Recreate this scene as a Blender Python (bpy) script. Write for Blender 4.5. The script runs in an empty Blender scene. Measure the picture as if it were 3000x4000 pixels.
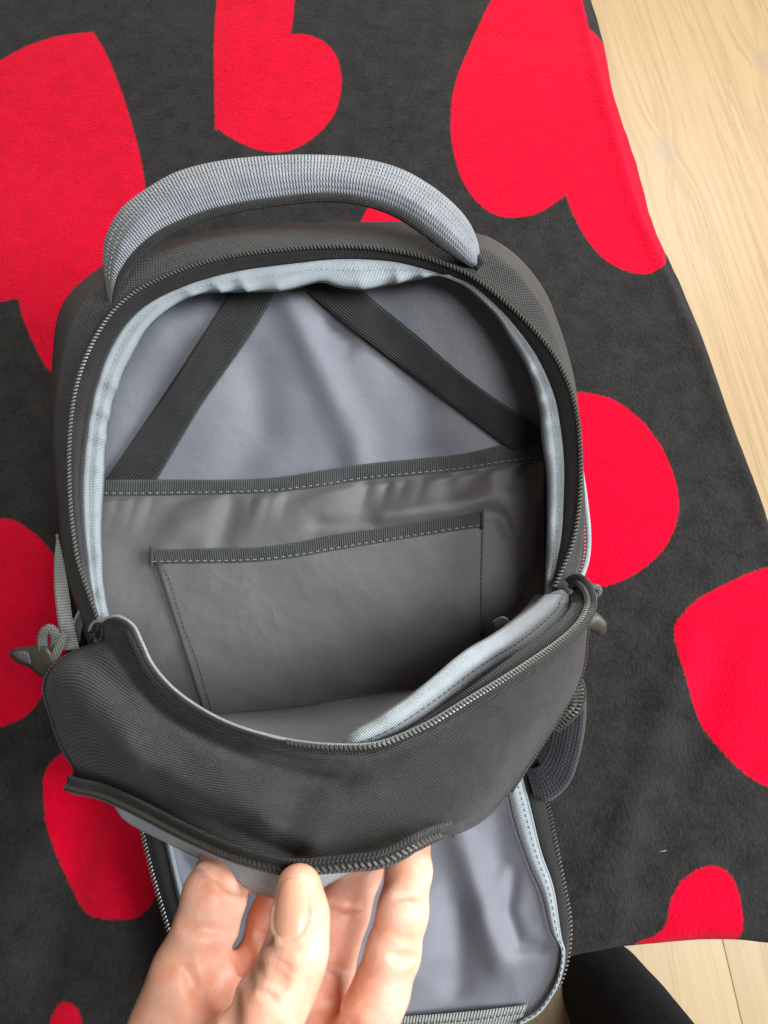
import bpy, math, random
import numpy as np
from mathutils import Vector, Matrix

random.seed(7)
rng = np.random.default_rng(7)
scene = bpy.context.scene
C = scene.collection

# ------------------------------------------------------------------ camera, light, exposure
F = 2773.0                       # focal length in photo pixels (3000 x 4000 photo)
H = 0.58                         # camera height above the blanket
PITCH = math.radians(69)
cam = bpy.data.cameras.new('camera'); camo = bpy.data.objects.new('camera', cam); C.objects.link(camo)
cam.sensor_fit = 'VERTICAL'; cam.sensor_height = 36.0; cam.sensor_width = 27.0
cam.lens = 36.0 * F / 4000.0
cam.clip_start = 0.01; cam.clip_end = 50
camo.location = (0, 0, H); camo.rotation_euler = (math.pi/2 - PITCH, 0, 0)
cam.dof.use_dof = True; cam.dof.focus_distance = 0.50; cam.dof.aperture_fstop = 26.0
scene.camera = camo

world = bpy.data.worlds.new('World'); scene.world = world; world.use_nodes = True
bg = world.node_tree.nodes['Background']
bg.inputs[0].default_value = (1.0, 0.86, 0.70, 1); bg.inputs[1].default_value = 0.12

def area(name, loc, target, size, size_y, power, col):
    l = bpy.data.lights.new(name, 'AREA'); l.shape = 'RECTANGLE'; l.size = size; l.size_y = size_y
    l.energy = power; l.color = col
    o = bpy.data.objects.new(name, l); C.objects.link(o); o.location = loc
    d = Vector(target) - Vector(loc); o.rotation_euler = d.to_track_quat('-Z', 'Y').to_euler()
    return o
area('window_light', (1.45, 0.00, 1.20), (0.0, 0.15, 0.1), 0.60, 0.75, 52, (0.86, 0.94, 1.0))
area('far_window_light', (0.80, 2.05, 0.85), (0.10, 0.45, 0.0), 1.3, 0.8, 40, (1.0, 0.95, 0.88))
area('added_overhead_fill', (0.55, -0.30, 1.95), (0.0, 0.2, 0.0), 0.7, 0.7, 30, (0.96, 0.98, 1.0))  # unseen soft fill added overhead to brighten upward-facing cloth, standing in for ceiling bounce

vs = scene.view_settings
vs.view_transform = 'Standard'; vs.look = 'None'; vs.exposure = 0.0; vs.gamma = 1.0

# ------------------------------------------------------------------ projection helpers
FW = np.array([0, math.cos(PITCH), -math.sin(PITCH)]); UP = np.array([0, math.sin(PITCH), math.cos(PITCH)])
RT = np.array([1.0, 0, 0]); CAM = np.array([0, 0, H])
def P(a):
    """rows of (x, y, depth) in photo pixels / metres -> points of the place"""
    a = np.asarray(a, float)
    u = (a[..., 0] - 1500) / F; v = (2000 - a[..., 1]) / F; d = a[..., 2]
    return CAM + d[..., None] * (FW + u[..., None]*RT + v[..., None]*UP)
def on_plane(x, y, z=0.0):
    u = (x - 1500) / F; v = (2000 - y) / F
    r = FW + u*RT + v*UP; t = (z - H) / r[2]
    return CAM + t * r
S = 3000/1659.0
def disp(l):                      # list of (x, y[, d]) read at 1659 px width
    return [(p[0]*S, p[1]*S) + tuple(p[2:]) for p in l]

def cat(pts, n, closed=False, sub=24):
    """Catmull-Rom through pts, resampled to n points evenly by arc length"""
    p = np.asarray(pts, float); m = len(p)
    if closed: ext = np.vstack([p[-1:], p, p[:2]]); segs = m
    else: ext = np.vstack([2*p[0]-p[1], p, 2*p[-1]-p[-2]]); segs = m-1
    t = np.linspace(0, 1, sub, endpoint=False)[:, None]; out = []
    for i in range(segs):
        a, b, c, d = ext[i], ext[i+1], ext[i+2], ext[i+3]
        out.append(0.5*((2*b) + (c-a)*t + (2*a-5*b+4*c-d)*t*t + (-a+3*b-3*c+d)*t**3))
    out.append(p[:1] if closed else p[-1:])
    out = np.vstack(out)
    s = np.r_[0, np.cumsum(np.linalg.norm(np.diff(out[:, :2] if out.shape[1] > 2 and abs(out[:, 0]).max() > 20 else out, axis=0), axis=1))]
    q = np.linspace(0, s[-1], n + 1 if closed else n)
    if closed: q = q[:-1]
    return np.stack([np.interp(q, s, out[:, k]) for k in range(out.shape[1])], 1)

def fnoise(x, y, scale, seed, octaves=3):
    r = np.random.default_rng(seed); out = np.zeros_like(x, float); amp = 1.0; tot = 0
    for o in range(octaves):
        for k in range(5):
            a = r.uniform(0, 2*math.pi); f = r.uniform(0.6, 1.5) * scale * 2**o; ph = r.uniform(0, 6.28)
            out += amp/5 * np.sin((x*math.cos(a) + y*math.sin(a))*f + ph + 1.3*np.sin(0.7*f*(y*math.cos(a) - x*math.sin(a)) + ph*2))
        tot += amp; amp *= 0.5
    return out / tot * 2
def sstep(a, b, x):
    t = np.clip((x-a)/(b-a), 0, 1); return t*t*(3-2*t)
def poly_dist(px, py, line):
    l = np.asarray(line, float); best = np.full(np.shape(px), 1e9)
    for a, b in zip(l[:-1], l[1:]):
        ab = b[:2]-a[:2]; t = np.clip(((px-a[0])*ab[0] + (py-a[1])*ab[1]) / max(ab@ab, 1e-12), 0, 1)
        best = np.minimum(best, np.hypot(px-a[0]-t*ab[0], py-a[1]-t*ab[1]))
    return best
def ridge(px, py, line, width, amp):
    return amp*np.exp(-(poly_dist(px, py, line)/width)**2)

# ------------------------------------------------------------------ mesh helpers
def link(name, me, mat, parent=None, smooth=True):
    if mat is not None: me.materials.append(mat)
    o = bpy.data.objects.new(name, me); C.objects.link(o)
    if parent is not None: o.parent = parent
    if smooth: me.polygons.foreach_set('use_smooth', [True]*len(me.polygons))
    me.update(); return o
def mesh(name, v, f, mat, parent=None, smooth=True, uv=None):
    me = bpy.data.meshes.new(name); me.from_pydata([tuple(map(float, p)) for p in v], [], [tuple(map(int, q)) for q in f])
    if uv is not None:
        l = me.uv_layers.new(name='UVMap'); idx = np.empty(len(me.loops), int); me.loops.foreach_get('vertex_index', idx)
        l.data.foreach_set('uv', np.asarray(uv, float)[idx].ravel())
    return link(name, me, mat, parent, smooth)
def normals(g):
    du = np.gradient(g, axis=1); dv = np.gradient(g, axis=0); n = np.cross(du, dv)
    n /= np.linalg.norm(n, axis=2, keepdims=True) + 1e-12
    return n
def grid(name, g, mat, parent=None, thick=0.0, closed=False, flip=None, relief=None, plan_uv=None):
    """sheet of points g[nv, nu, 3]; thick > 0 gives it a back and edges; its front looks at the camera side"""
    nv, nu = g.shape[:2]
    n = normals(g); c = (n*(CAM-g)).sum(2)
    sgn = (1.0 if np.median(c) > 0 else -1.0) if flip is None else flip
    n = n*sgn
    if relief is not None: g = g + n*relief[..., None]
    du = np.linalg.norm(np.diff(g, axis=1), axis=2).mean(0); dv = np.linalg.norm(np.diff(g, axis=0), axis=2).mean(1)
    U, V = np.meshgrid(np.r_[0, np.cumsum(du)], np.r_[0, np.cumsum(dv)])
    uv = np.stack([U.ravel(), V.ravel()], 1) if plan_uv is None else np.asarray(plan_uv).reshape(-1, 2); v = g.reshape(-1, 3)
    I = np.arange(nv*nu).reshape(nv, nu)
    q = np.stack([I[:-1, :-1], I[:-1, 1:], I[1:, 1:], I[1:, :-1]], -1).reshape(-1, 4)
    if closed: q = np.vstack([q, np.stack([I[:-1, -1], I[:-1, 0], I[1:, 0], I[1:, -1]], -1)])
    if sgn < 0: q = q[:, ::-1]
    if thick > 0:
        N = nv*nu; v = np.vstack([v, (g - n*thick).reshape(-1, 3)]); uv = np.vstack([uv, uv])
        qb = q[:, ::-1] + N
        b = np.r_[I[0, :], I[1:, -1], I[-1, -2::-1], I[-2:0:-1, 0]]; b2 = np.r_[b[1:], b[:1]]
        e = np.stack([b2, b, b+N, b2+N], 1)
        if sgn < 0: e = e[:, ::-1]
        q = np.vstack([q, qb, e])
    return mesh(name, v, q, mat, parent, True, uv)
def coons(U, L, LB, RB):
    nu, nv = len(U), len(LB); s = np.linspace(0, 1, nu)[None, :, None]; t = np.linspace(0, 1, nv)[:, None, None]
    U, L, LB, RB = U[None], L[None], LB[:, None], RB[:, None]
    return ((1-t)*U + t*L + (1-s)*LB + s*RB - ((1-s)*(1-t)*U[:, :1] + s*(1-t)*U[:, -1:] + (1-s)*t*L[:, :1] + s*t*L[:, -1:]))
def loft(curves, nu, nv):
    """curves (x,y,d lists) joined by a smooth sheet, still in photo coordinates"""
    cs = np.stack([cat(c, nu) for c in curves]); out = np.empty((nv, nu, cs.shape[2]))
    for i in range(nu):
        p = cs[:, i]; m = len(p)
        if m == 2: t = np.linspace(0, 1, nv)[:, None]; out[:, i] = p[0]*(1-t) + p[1]*t; continue
        ext = np.vstack([2*p[0]-p[1], p, 2*p[-1]-p[-2]])
        x = np.linspace(0, m-1, nv); k = np.minimum(x.astype(int), m-2); t = (x-k)[:, None]
        a, b, c, d = ext[k], ext[k+1], ext[k+2], ext[k+3]
        out[:, i] = 0.5*((2*b)+(c-a)*t+(2*a-5*b+4*c-d)*t*t+(-a+3*b-3*c+d)*t**3)
    return out
def frames(p):
    t = np.gradient(p, axis=0); t /= np.linalg.norm(t, axis=1, keepdims=True)+1e-12
    w = CAM - p; w /= np.linalg.norm(w, axis=1, keepdims=True)
    b = np.cross(t, w); b /= np.linalg.norm(b, axis=1, keepdims=True)+1e-12
    n = np.cross(b, t); return t, b, n
def tube(name, p, r, mat, parent=None, seg=10, flat=1.0, cap=True):
    p = np.asarray(p, float); r = np.broadcast_to(np.asarray(r, float), (len(p),))
    t, b, n = frames(p); a = np.linspace(0, 2*math.pi, seg, endpoint=False)
    g = p[:, None] + r[:, None, None]*(np.cos(a)[None, :, None]*b[:, None] + flat*np.sin(a)[None, :, None]*n[:, None])
    v = g.reshape(-1, 3); I = np.arange(len(v)).reshape(len(p), seg); J = np.roll(I, -1, 1)
    f = [tuple(x) for x in np.stack([I[:-1], J[:-1], J[1:], I[1:]], -1).reshape(-1, 4)]
    if cap: f += [tuple(I[0][::-1]), tuple(I[-1])]
    s = np.r_[0, np.cumsum(np.linalg.norm(np.diff(p, axis=0), axis=1))]
    uv = np.stack([np.repeat(s, seg), np.tile(a*r.mean(), len(p))], 1)
    return mesh(name, v, f, mat, parent, True, uv)
def teeth(name, p, mat, parent, pitch=0.0026, wid=0.0036, hgt=0.0017, side=0.0, tw=0.62, lift=0.0):
    """a row of interlocking coil teeth along a path: real little blocks joined in one part"""
    p = np.asarray(p, float)
    s = np.r_[0, np.cumsum(np.linalg.norm(np.diff(p, axis=0), axis=1))]; n = max(2, int(s[-1]/pitch))
    q = np.stack([np.interp(np.linspace(0, s[-1], n), s, p[:, k]) for k in range(3)], 1)
    t, b, w = frames(q); V = []; Fc = []
    for i in range(n):
        c = q[i] + b[i]*side + w[i]*lift; l = pitch*tw*0.5; h = hgt*0.5; wd = wid*0.5; k = len(V)
        for sb, sc in ((-1, 0.75), (-0.45, 1.0), (0.45, 1.0), (1, 0.75)):
            for sl, sh in ((-1, -1), (1, -1), (0.7, 1), (-0.7, 1)):
                V.append(c + b[i]*wd*sb + t[i]*(l*sl*sc + 0.25*pitch*sb) + w[i]*h*sh*sc)
        for j in range(3):
            for m in range(4):
                a0 = k+4*j+m; a1 = k+4*j+(m+1) % 4; Fc.append((a0, a1, a1+4, a0+4))
        Fc += [(k+3, k+2, k+1, k), (k+12, k+13, k+14, k+15)]
    o = mesh(name, V, Fc, mat, parent, False); o['kind'] = 'stuff'; return o
def stitches(name, p, mat, parent, pitch=0.0042, length=0.0028, r=0.00035, lift=0.0004):
    p = np.asarray(p, float); s = np.r_[0, np.cumsum(np.linalg.norm(np.diff(p, axis=0), axis=1))]; n = max(2, int(s[-1]/pitch))
    q = np.stack([np.interp(np.linspace(0, s[-1], n), s, p[:, k]) for k in range(3)], 1)
    t, b, w = frames(q); V = []; Fc = []
    for i in range(n):
        k = len(V); c = q[i]
        for e, rr, hh in ((-1, 0.5, 0.0), (0, 1.0, 1.0), (1, 0.5, 0.0)):
            for ang in (0, 1.571, 3.142, 4.712):
                V.append(c + t[i]*e*length/2 + (b[i]*math.cos(ang) + w[i]*math.sin(ang))*r*rr + w[i]*lift*hh)
        for j in range(2):
            for m in range(4):
                a0 = k+4*j+m; a1 = k+4*j+(m+1) % 4; Fc.append((a0, a1, a1+4, a0+4))
        Fc += [(k+3, k+2, k+1, k), (k+8, k+9, k+10, k+11)]
    o = mesh(name, V, Fc, mat, parent, True); o['kind'] = 'stuff'; return o
def thing(name, label, cat_, loc=(0, 0, 0), group=None):
    o = bpy.data.objects.new(name, None); C.objects.link(o); o['label'] = label; o['category'] = cat_
    o.empty_display_size = 0.02
    if group: o['group'] = group
    return o
def group_obj(name, parent):
    o = bpy.data.objects.new(name, None); C.objects.link(o); o.parent = parent; o.empty_display_size = 0.01; return o

# ------------------------------------------------------------------ materials
class NT:
    def __init__(s, name):
        s.m = bpy.data.materials.new(name); s.m.use_nodes = True; s.t = s.m.node_tree; s.b = s.t.nodes['Principled BSDF']
    def n(s, ty, **k):
        o = s.t.nodes.new(ty)
        for a, v in k.items():
            if a in o.inputs: o.inputs[a].default_value = v
            else: setattr(o, a, v)
        return o
    def l(s, a, b): s.t.links.new(a, b)
    def math(s, op, a, b=None, c=None):
        o = s.n('ShaderNodeMath', operation=op)
        for i, v in enumerate((a, b, c)):
            if v is None: continue
            if isinstance(v, (int, float)): o.inputs[i].default_value = v
            else: s.l(v, o.inputs[i])
        return o.outputs[0]
    def mix(s, f, a, b):
        o = s.n('ShaderNodeMix', data_type='RGBA')
        for i, v in ((0, f), (6, a), (7, b)):
            if isinstance(v, (int, float)): o.inputs[i].default_value = v
            elif isinstance(v, tuple): o.inputs[i].default_value = v if len(v) == 4 else v + (1,)
            else: s.l(v, o.inputs[i])
        return o.outputs[2]
    def noise(s, co, scale, detail=3, rough=0.55):
        o = s.n('ShaderNodeTexNoise'); o.inputs['Scale'].default_value = scale; o.inputs['Detail'].default_value = detail
        o.inputs['Roughness'].default_value = rough; s.l(co, o.inputs['Vector']); return o.outputs['Fac']
    def bump(s, h, dist, strength=1.0, prev=None):
        o = s.n('ShaderNodeBump'); o.inputs['Distance'].default_value = dist; o.inputs['Strength'].default_value = strength
        s.l(h, o.inputs['Height'])
        if prev is not None: s.l(prev, o.inputs['Normal'])
        return o.outputs[0]
def fabric(name, c1, c2, rough=0.8, period=0.0012, bump=0.0003, sheen=0.2, mode='plain', wrinkle=0.0, spec=0.3, mott=60, hw=0.22, crinkle=0.0, sheen_tint=(1, 1, 1, 1)):
    k = NT(name); uv = k.n('ShaderNodeUVMap').outputs[0]; ob = k.n('ShaderNodeTexCoord').outputs['Object']
    sep = k.n('ShaderNodeSeparateXYZ'); k.l(uv, sep.inputs[0]); u, v = sep.outputs[0], sep.outputs[1]
    w = 2*math.pi/period
    jit = k.math('MULTIPLY', k.noise(ob, 900, 2), 1.6)
    su = k.math('ADD', k.math('MULTIPLY', u, w), jit); sv = k.math('ADD', k.math('MULTIPLY', v, w), jit)
    if mode == 'plain': h = k.math('MULTIPLY', k.math('SINE', su), k.math('SINE', sv))
    elif mode == 'twill': h = k.math('MULTIPLY', k.math('SINE', k.math('ADD', sv, k.math('MULTIPLY', su, 0.22))), k.math('ADD', 0.8, k.math('MULTIPLY', k.math('SINE', k.math('MULTIPLY', su, 1.4)), 0.35)))
    elif mode == 'ribu': h = k.math('ADD', k.math('SINE', su), k.math('MULTIPLY', k.math('SINE', k.math('MULTIPLY', sv, 2.0)), 0.3))
    elif mode == 'ribv': h = k.math('ADD', k.math('SINE', sv), k.math('MULTIPLY', k.math('SINE', k.math('MULTIPLY', su, 1.7)), 0.35))
    elif mode == 'herring':
        zz = k.math('ABSOLUTE', k.math('SUBTRACT', k.math('FRACT', k.math('DIVIDE', v, period*5)), 0.5))
        h = k.math('SINE', k.math('ADD', su, k.math('MULTIPLY', zz, 14.0)))
    elif mode == 'web':
        row = k.math('ABSOLUTE', k.math('SINE', k.math('MULTIPLY', sv, 0.30)))
        h = k.math('ADD', k.math('MULTIPLY', k.math('SINE', k.math('ADD', su, k.math('MULTIPLY', k.math('SINE', k.math('MULTIPLY', sv, 0.6)), 0.35))), k.math('POWER', row, 0.5)), k.math('MULTIPLY', row, 0.6))
    elif mode == 'mesh': h = k.math('POWER', k.math('ABSOLUTE', k.math('MULTIPLY', k.math('SINE', su), k.math('SINE', sv))), 0.6)
    big = k.noise(ob, mott, 4); fine = k.noise(ob, 1400, 2)
    f = k.math('ADD', k.math('MULTIPLY', h, hw), k.math('ADD', k.math('MULTIPLY', big, 0.7), k.math('MULTIPLY', fine, 0.45)))
    r = k.n('ShaderNodeMapRange', **{'From Min': 0.25, 'From Max': 0.95}); k.l(f, r.inputs[0])
    k.l(k.mix(r.outputs[0], c1, c2), k.b.inputs['Base Color'])
    nb = k.bump(h, bump)
    if crinkle > 0:
        wn = k.n('ShaderNodeTexNoise'); wn.inputs['Scale'].default_value = 11; wn.inputs['Detail'].default_value = 2; wn.inputs['Distortion'].default_value = 0.8; k.l(ob, wn.inputs['Vector'])
        rg = k.math('POWER', k.math('SUBTRACT', 1.0, k.math('ABSOLUTE', k.math('MULTIPLY', k.math('SUBTRACT', wn.outputs['Fac'], 0.5), 5.0))), 2.0)
        nb = k.bump(rg, crinkle, 1.0, nb)
    if wrinkle > 0: nb = k.bump(k.noise(ob, 26, 3), wrinkle, 1.0, nb)
    k.l(nb, k.b.inputs['Normal'])
    k.b.inputs['Roughness'].default_value = rough; k.b.inputs['Specular IOR Level'].default_value = spec
    k.b.inputs['Sheen Weight'].default_value = sheen; k.b.inputs['Sheen Roughness'].default_value = 0.45; k.b.inputs['Sheen Tint'].default_value = sheen_tint
    return k.m
M = {}
M['shell'] = fabric('shell_polyester', (0.013, 0.012, 0.0105), (0.044, 0.041, 0.037), 0.68, 0.0024, 0.0006, 0.12, 'plain', spec=0.4, hw=0.30)
M['panel'] = fabric('front_twill', (0.014, 0.013, 0.012), (0.044, 0.042, 0.041), 0.72, 0.0020, 0.00036, 0.10, 'twill', wrinkle=0.0025, spec=0.40, hw=0.22)
M['tape'] = fabric('zipper_tape', (0.010, 0.009, 0.008), (0.030, 0.027, 0.025), 0.75, 0.0016, 0.0003, 0.15, 'herring')
M['lining'] = fabric('satin_lining', (0.132, 0.135, 0.158), (0.198, 0.200, 0.228), 0.42, 0.0017, 0.00010, 0.20, 'plain', wrinkle=0.0016, spec=0.5, mott=25, crinkle=0.00030, hw=0.30)
M['sleeve'] = fabric('sleeve_lining', (0.082, 0.074, 0.073), (0.138, 0.126, 0.125), 0.38, 0.0017, 0.00010, 0.15, 'plain', wrinkle=0.0018, spec=0.5, mott=25, crinkle=0.00035, hw=0.30)
M['binding'] = fabric('grey_binding', (0.37, 0.415, 0.44), (0.59, 0.645, 0.67), 0.7, 0.0011, 0.00035, 0.2, 'ribu', spec=0.3, mott=90)
M['edge'] = fabric('dark_edge_tape', (0.030, 0.032, 0.030), (0.10, 0.105, 0.10), 0.62, 0.0017, 0.0004, 0.2, 'ribu', spec=0.4)
M['elastic'] = fabric('black_elastic', (0.016, 0.017, 0.016), (0.050, 0.050, 0.047), 0.75, 0.0022, 0.0005, 0.1, 'ribv')
M['webbing'] = fabric('grey_webbing', (0.165, 0.175, 0.19), (0.35, 0.365, 0.385), 0.65, 0.0021, 0.0005, 0.25, 'web', spec=0.4, hw=0.14)
M['padding'] = fabric('black_air_mesh', (0.012, 0.011, 0.011), (0.05, 0.047, 0.045), 0.85, 0.003, 0.0008, 0.1, 'mesh')
M['meshpocket'] = fabric('side_mesh', (0.005, 0.005, 0.006), (0.032, 0.032, 0.038), 0.75, 0.005, 0.0008, 0.2, 'mesh')
M['strap'] = fabric('grey_strap', (0.24, 0.25, 0.23), (0.44, 0.45, 0.42), 0.7, 0.002, 0.0005, 0.2, 'ribu')
M['cord'] = fabric('braided_cord', (0.07, 0.07, 0.055), (0.22, 0.22, 0.18), 0.75, 0.0022, 0.0008, 0.1, 'plain')
M['trouser'] = fabric('dark_trouser', (0.006, 0.006, 0.008), (0.017, 0.017, 0.022), 0.95, 0.0012, 0.0002, 0.03, 'twill', wrinkle=0.004, spec=0.1)
def simple(name, col, rough, metal=0.0, spec=0.5, nscale=0, nb=0.0):
    k = NT(name); k.b.inputs['Roughness'].default_value = rough; k.b.inputs['Metallic'].default_value = metal; k.b.inputs['Specular IOR Level'].default_value = spec
    ob = k.n('ShaderNodeTexCoord').outputs['Object']; f = k.noise(ob, nscale or 200, 3)
    k.l(k.mix(f, tuple(c*0.75 for c in col), tuple(min(1, c*1.25) for c in col)), k.b.inputs['Base Color'])
    if nb: k.l(k.bump(k.noise(ob, 1500, 2), nb), k.b.inputs['Normal'])
    return k.m
M['coil'] = simple('zipper_coil', (0.085, 0.082, 0.066), 0.34, 0.0, 0.6)
M['thread'] = simple('pale_thread', (0.42, 0.42, 0.36), 0.7)
M['darkthread'] = simple('dark_thread', (0.05, 0.05, 0.05), 0.8)
M['rubber'] = simple('rubber_pull', (0.05, 0.047, 0.035), 0.48, 0.0, 0.5, 400, 0.0001)
M['metal'] = simple('black_metal', (0.03, 0.03, 0.032), 0.3, 0.6)
M['lint'] = simple('lint', (0.35, 0.34, 0.30), 0.9)

# fleece: dark ground with red hearts, the heart outline is carried by the mesh
k = NT('fleece'); ob = k.n('ShaderNodeTexCoord').outputs['Object']
at = k.n('ShaderNodeAttribute', attribute_name='heart')
fz = k.math('MULTIPLY', k.math('SUBTRACT', k.noise(ob, 420, 5, 0.75), 0.5), 0.0065)
edge = k.n('ShaderNodeMapRange', **{'From Min': -0.0009, 'From Max': 0.0009}); k.l(k.math('ADD', at.outputs['Fac'], fz), edge.inputs[0])
mp = k.n('ShaderNodeMapping'); mp.inputs['Scale'].default_value = (1.0, 0.6, 1.0); k.l(ob, mp.inputs['Vector'])
pile = k.noise(mp.outputs[0], 420, 5, 0.75); cl = k.noise(ob, 45, 4, 0.6); sp = k.noise(ob, 1500, 2, 0.6)
tone = k.math('ADD', k.math('MULTIPLY', pile, 0.5), k.math('ADD', k.math('MULTIPLY', cl, 0.35), k.math('MULTIPLY', sp, 0.35)))
tr = k.n('ShaderNodeMapRange', **{'From Min': 0.38, 'From Max': 0.82}); k.l(tone, tr.inputs[0])
dark = k.mix(tr.outputs[0], (0.005, 0.0046, 0.0043), (0.051, 0.047, 0.044)); red = k.mix(tr.outputs[0], (0.50, 0.000, 0.012), (0.86, 0.001, 0.036))
k.l(k.mix(edge.outputs[0], dark, red), k.b.inputs['Base Color'])
k.l(k.bump(k.math('ADD', pile, k.math('MULTIPLY', cl, 0.8)), 0.0022), k.b.inputs['Normal'])
k.b.inputs['Roughness'].default_value = 0.95; k.b.inputs['Specular IOR Level'].default_value = 0.02
k.b.inputs['Sheen Weight'].default_value = 0.05; k.b.inputs['Sheen Roughness'].default_value = 0.5
M['fleece'] = k.m

# skin
k = NT('skin'); ob = k.n('ShaderNodeTexCoord').outputs['Object']
n1 = k.noise(ob, 75, 4, 0.6); n2 = k.noise(ob, 260, 3); n3 = k.noise(ob, 900, 2)
r1 = k.n('ShaderNodeMapRange', **{'From Min': 0.32, 'From Max': 0.68}); k.l(n1, r1.inputs[0])
c0 = k.mix(r1.outputs[0], (0.77, 0.34, 0.20), (0.87, 0.54, 0.41))
r2 = k.n('ShaderNodeMapRange', **{'From Min': 0.35, 'From Max': 0.75, 'To Max': 0.35}); k.l(n2, r2.inputs[0])
k.l(k.mix(r2.outputs[0], c0, (0.80, 0.34, 0.26)), k.b.inputs['Base Color'])
vo = k.n('ShaderNodeTexVoronoi'); vo.inputs['Scale'].default_value = 900; k.l(ob, vo.inputs['Vector'])
k.l(k.bump(k.math('ADD', k.math('MULTIPLY', vo.outputs['Distance'], 0.6), n3), 0.00008), k.b.inputs['Normal'])
k.b.inputs['Roughness'].default_value = 0.42; k.b.inputs['Subsurface Weight'].default_value = 0.35
k.b.inputs['Subsurface Radius'].default_value = (1.0, 0.35, 0.18); k.b.inputs['Subsurface Scale'].default_value = 0.0014
k.b.inputs['Specular IOR Level'].default_value = 0.4
M['skin'] = k.m
k = NT('nail'); uv = k.n('ShaderNodeUVMap').outputs[0]; sp3 = k.n('ShaderNodeSeparateXYZ'); k.l(uv, sp3.inputs[0])
lr = k.n('ShaderNodeMapRange', **{'From Min': 0.0050, 'From Max': 0.0036}); k.l(sp3.outputs[1], lr.inputs[0])
k.l(k.mix(k.math('MULTIPLY', lr.outputs[0], 0.7), (0.80, 0.38, 0.25), (0.88, 0.58, 0.42)), k.b.inputs['Base Color'])
k.b.inputs['Roughness'].default_value = 0.27; k.b.inputs['Subsurface Weight'].default_value = 0.2; k.b.inputs['Subsurface Scale'].default_value = 0.003
M['nail'] = k.m

# wood
KN = [on_plane(2600, 590, -0.45), on_plane(2985, 240, -0.45), on_plane(2600, 4300, -0.45)]
k = NT('pale_wood'); ob = k.n('ShaderNodeTexCoord').outputs['Object']
oi = k.n('ShaderNodeObjectInfo')
sx = k.n('ShaderNodeSeparateXYZ'); k.l(ob, sx.inputs[0])
knot = None; warp = None
for q in KN:
    ca, sa = 0.9951, -0.0987       # planks run along (sa, ca)
    a = q[0]*ca - q[1]*sa; b_ = q[0]*sa + q[1]*ca
    dx = k.math('SUBTRACT', sx.outputs[0], a); dy = k.math('MULTIPLY', k.math('SUBTRACT', sx.outputs[1], b_), 0.62)
    d2 = k.math('SQRT', k.math('ADD', k.math('MULTIPLY', dx, dx), k.math('MULTIPLY', dy, dy)))
    e = k.n('ShaderNodeMapRange', **{'From Min': 0.006, 'From Max': 0.030, 'To Min': 1.0, 'To Max': 0.0}); k.l(k.math('ADD', d2, k.math('MULTIPLY', k.math('SUBTRACT', k.noise(ob, 90, 2), 0.5), 0.010)), e.inputs[0])
    knot = e.outputs[0] if knot is None else k.math('MAXIMUM', knot, e.outputs[0])
    g = k.math('MULTIPLY', k.math('POWER', 2.718, k.math('MULTIPLY', k.math('MULTIPLY', d2, d2), -420.0)), 0.022)
    g = k.math('MULTIPLY', g, k.math('SIGN', dx)); warp = g if warp is None else k.math('ADD', warp, g)
cx = k.n('ShaderNodeCombineXYZ'); k.l(k.math('ADD', sx.outputs[0], warp), cx.inputs[0]); k.l(k.math('MULTIPLY', sx.outputs[1], 0.022), cx.inputs[1]); k.l(oi.outputs['Random'], cx.inputs[2])
g1 = k.noise(cx.outputs[0], 28, 4, 0.6); g2 = k.noise(cx.outputs[0], 130, 3, 0.6)
ring = k.math('FRACT', k.math('MULTIPLY', g1, 7.0))
rr = k.n('ShaderNodeMapRange', **{'From Min': 0.0, 'From Max': 1.0}); k.l(ring, rr.inputs[0])
t_ = k.math('ADD', k.math('MULTIPLY', k.math('POWER', rr.outputs[0], 3.0), 0.55), k.math('MULTIPLY', g2, 0.75))
wc = k.mix(t_, (0.50, 0.36, 0.20), (0.37, 0.25, 0.128))
wc = k.mix(k.math('MULTIPLY', oi.outputs['Random'], 0.35), wc, (0.62, 0.46, 0.25))
wc = k.mix(k.math('MULTIPLY', knot, 0.65), wc, (0.33, 0.27, 0.19))
k.l(wc, k.b.inputs['Base Color']); k.b.inputs['Roughness'].default_value = 0.42; k.b.inputs['Specular IOR Level'].default_value = 0.4
k.l(k.bump(t_, 0.0004), k.b.inputs['Normal'])
M['wood'] = k.m
M['subfloor'] = simple('subfloor', (0.12, 0.08, 0.05), 0.9)

# ------------------------------------------------------------------ floor
FZ = -0.45
floor = mesh('floor', [(-1.6, -1.4, FZ-0.012), (2.0, -1.4, FZ-0.012), (2.0, 2.6, FZ-0.012), (-1.6, 2.6, FZ-0.012)], [(0, 1, 2, 3)], M['subfloor'], None, False)
floor['kind'] = 'structure'
PW = 0.66; rot = math.asin(0.0987)
j0 = on_plane(2826, 3690, FZ); a0 = j0[0]*0.9951 + j0[1]*0.0987
for i in range(-4, 3):
    x0 = a0 + i*PW + 0.0002; x1 = a0 + (i+1)*PW - 0.0002; b = 0.0007; y0, y1 = -1.35, 2.4
    v = [(x0, y0, FZ-0.012), (x1, y0, FZ-0.012), (x1, y1, FZ-0.012), (x0, y1, FZ-0.012),
         (x0, y0, FZ-b), (x1, y0, FZ-b), (x1, y1, FZ-b), (x0, y1, FZ-b), (x0+b, y0+b, FZ), (x1-b, y0+b, FZ), (x1-b, y1-b, FZ), (x0+b, y1-b, FZ)]
    f = [(8, 9, 10, 11)] + [(q, (q+1) % 4, 4+(q+1) % 4, 4+q) for q in range(4)] + [(4+q, 4+(q+1) % 4, 8+(q+1) % 4, 8+q) for q in range(4)]
    o = mesh('plank', v, f, M['wood'], floor, False); o.rotation_euler = (0, 0, rot)

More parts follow.
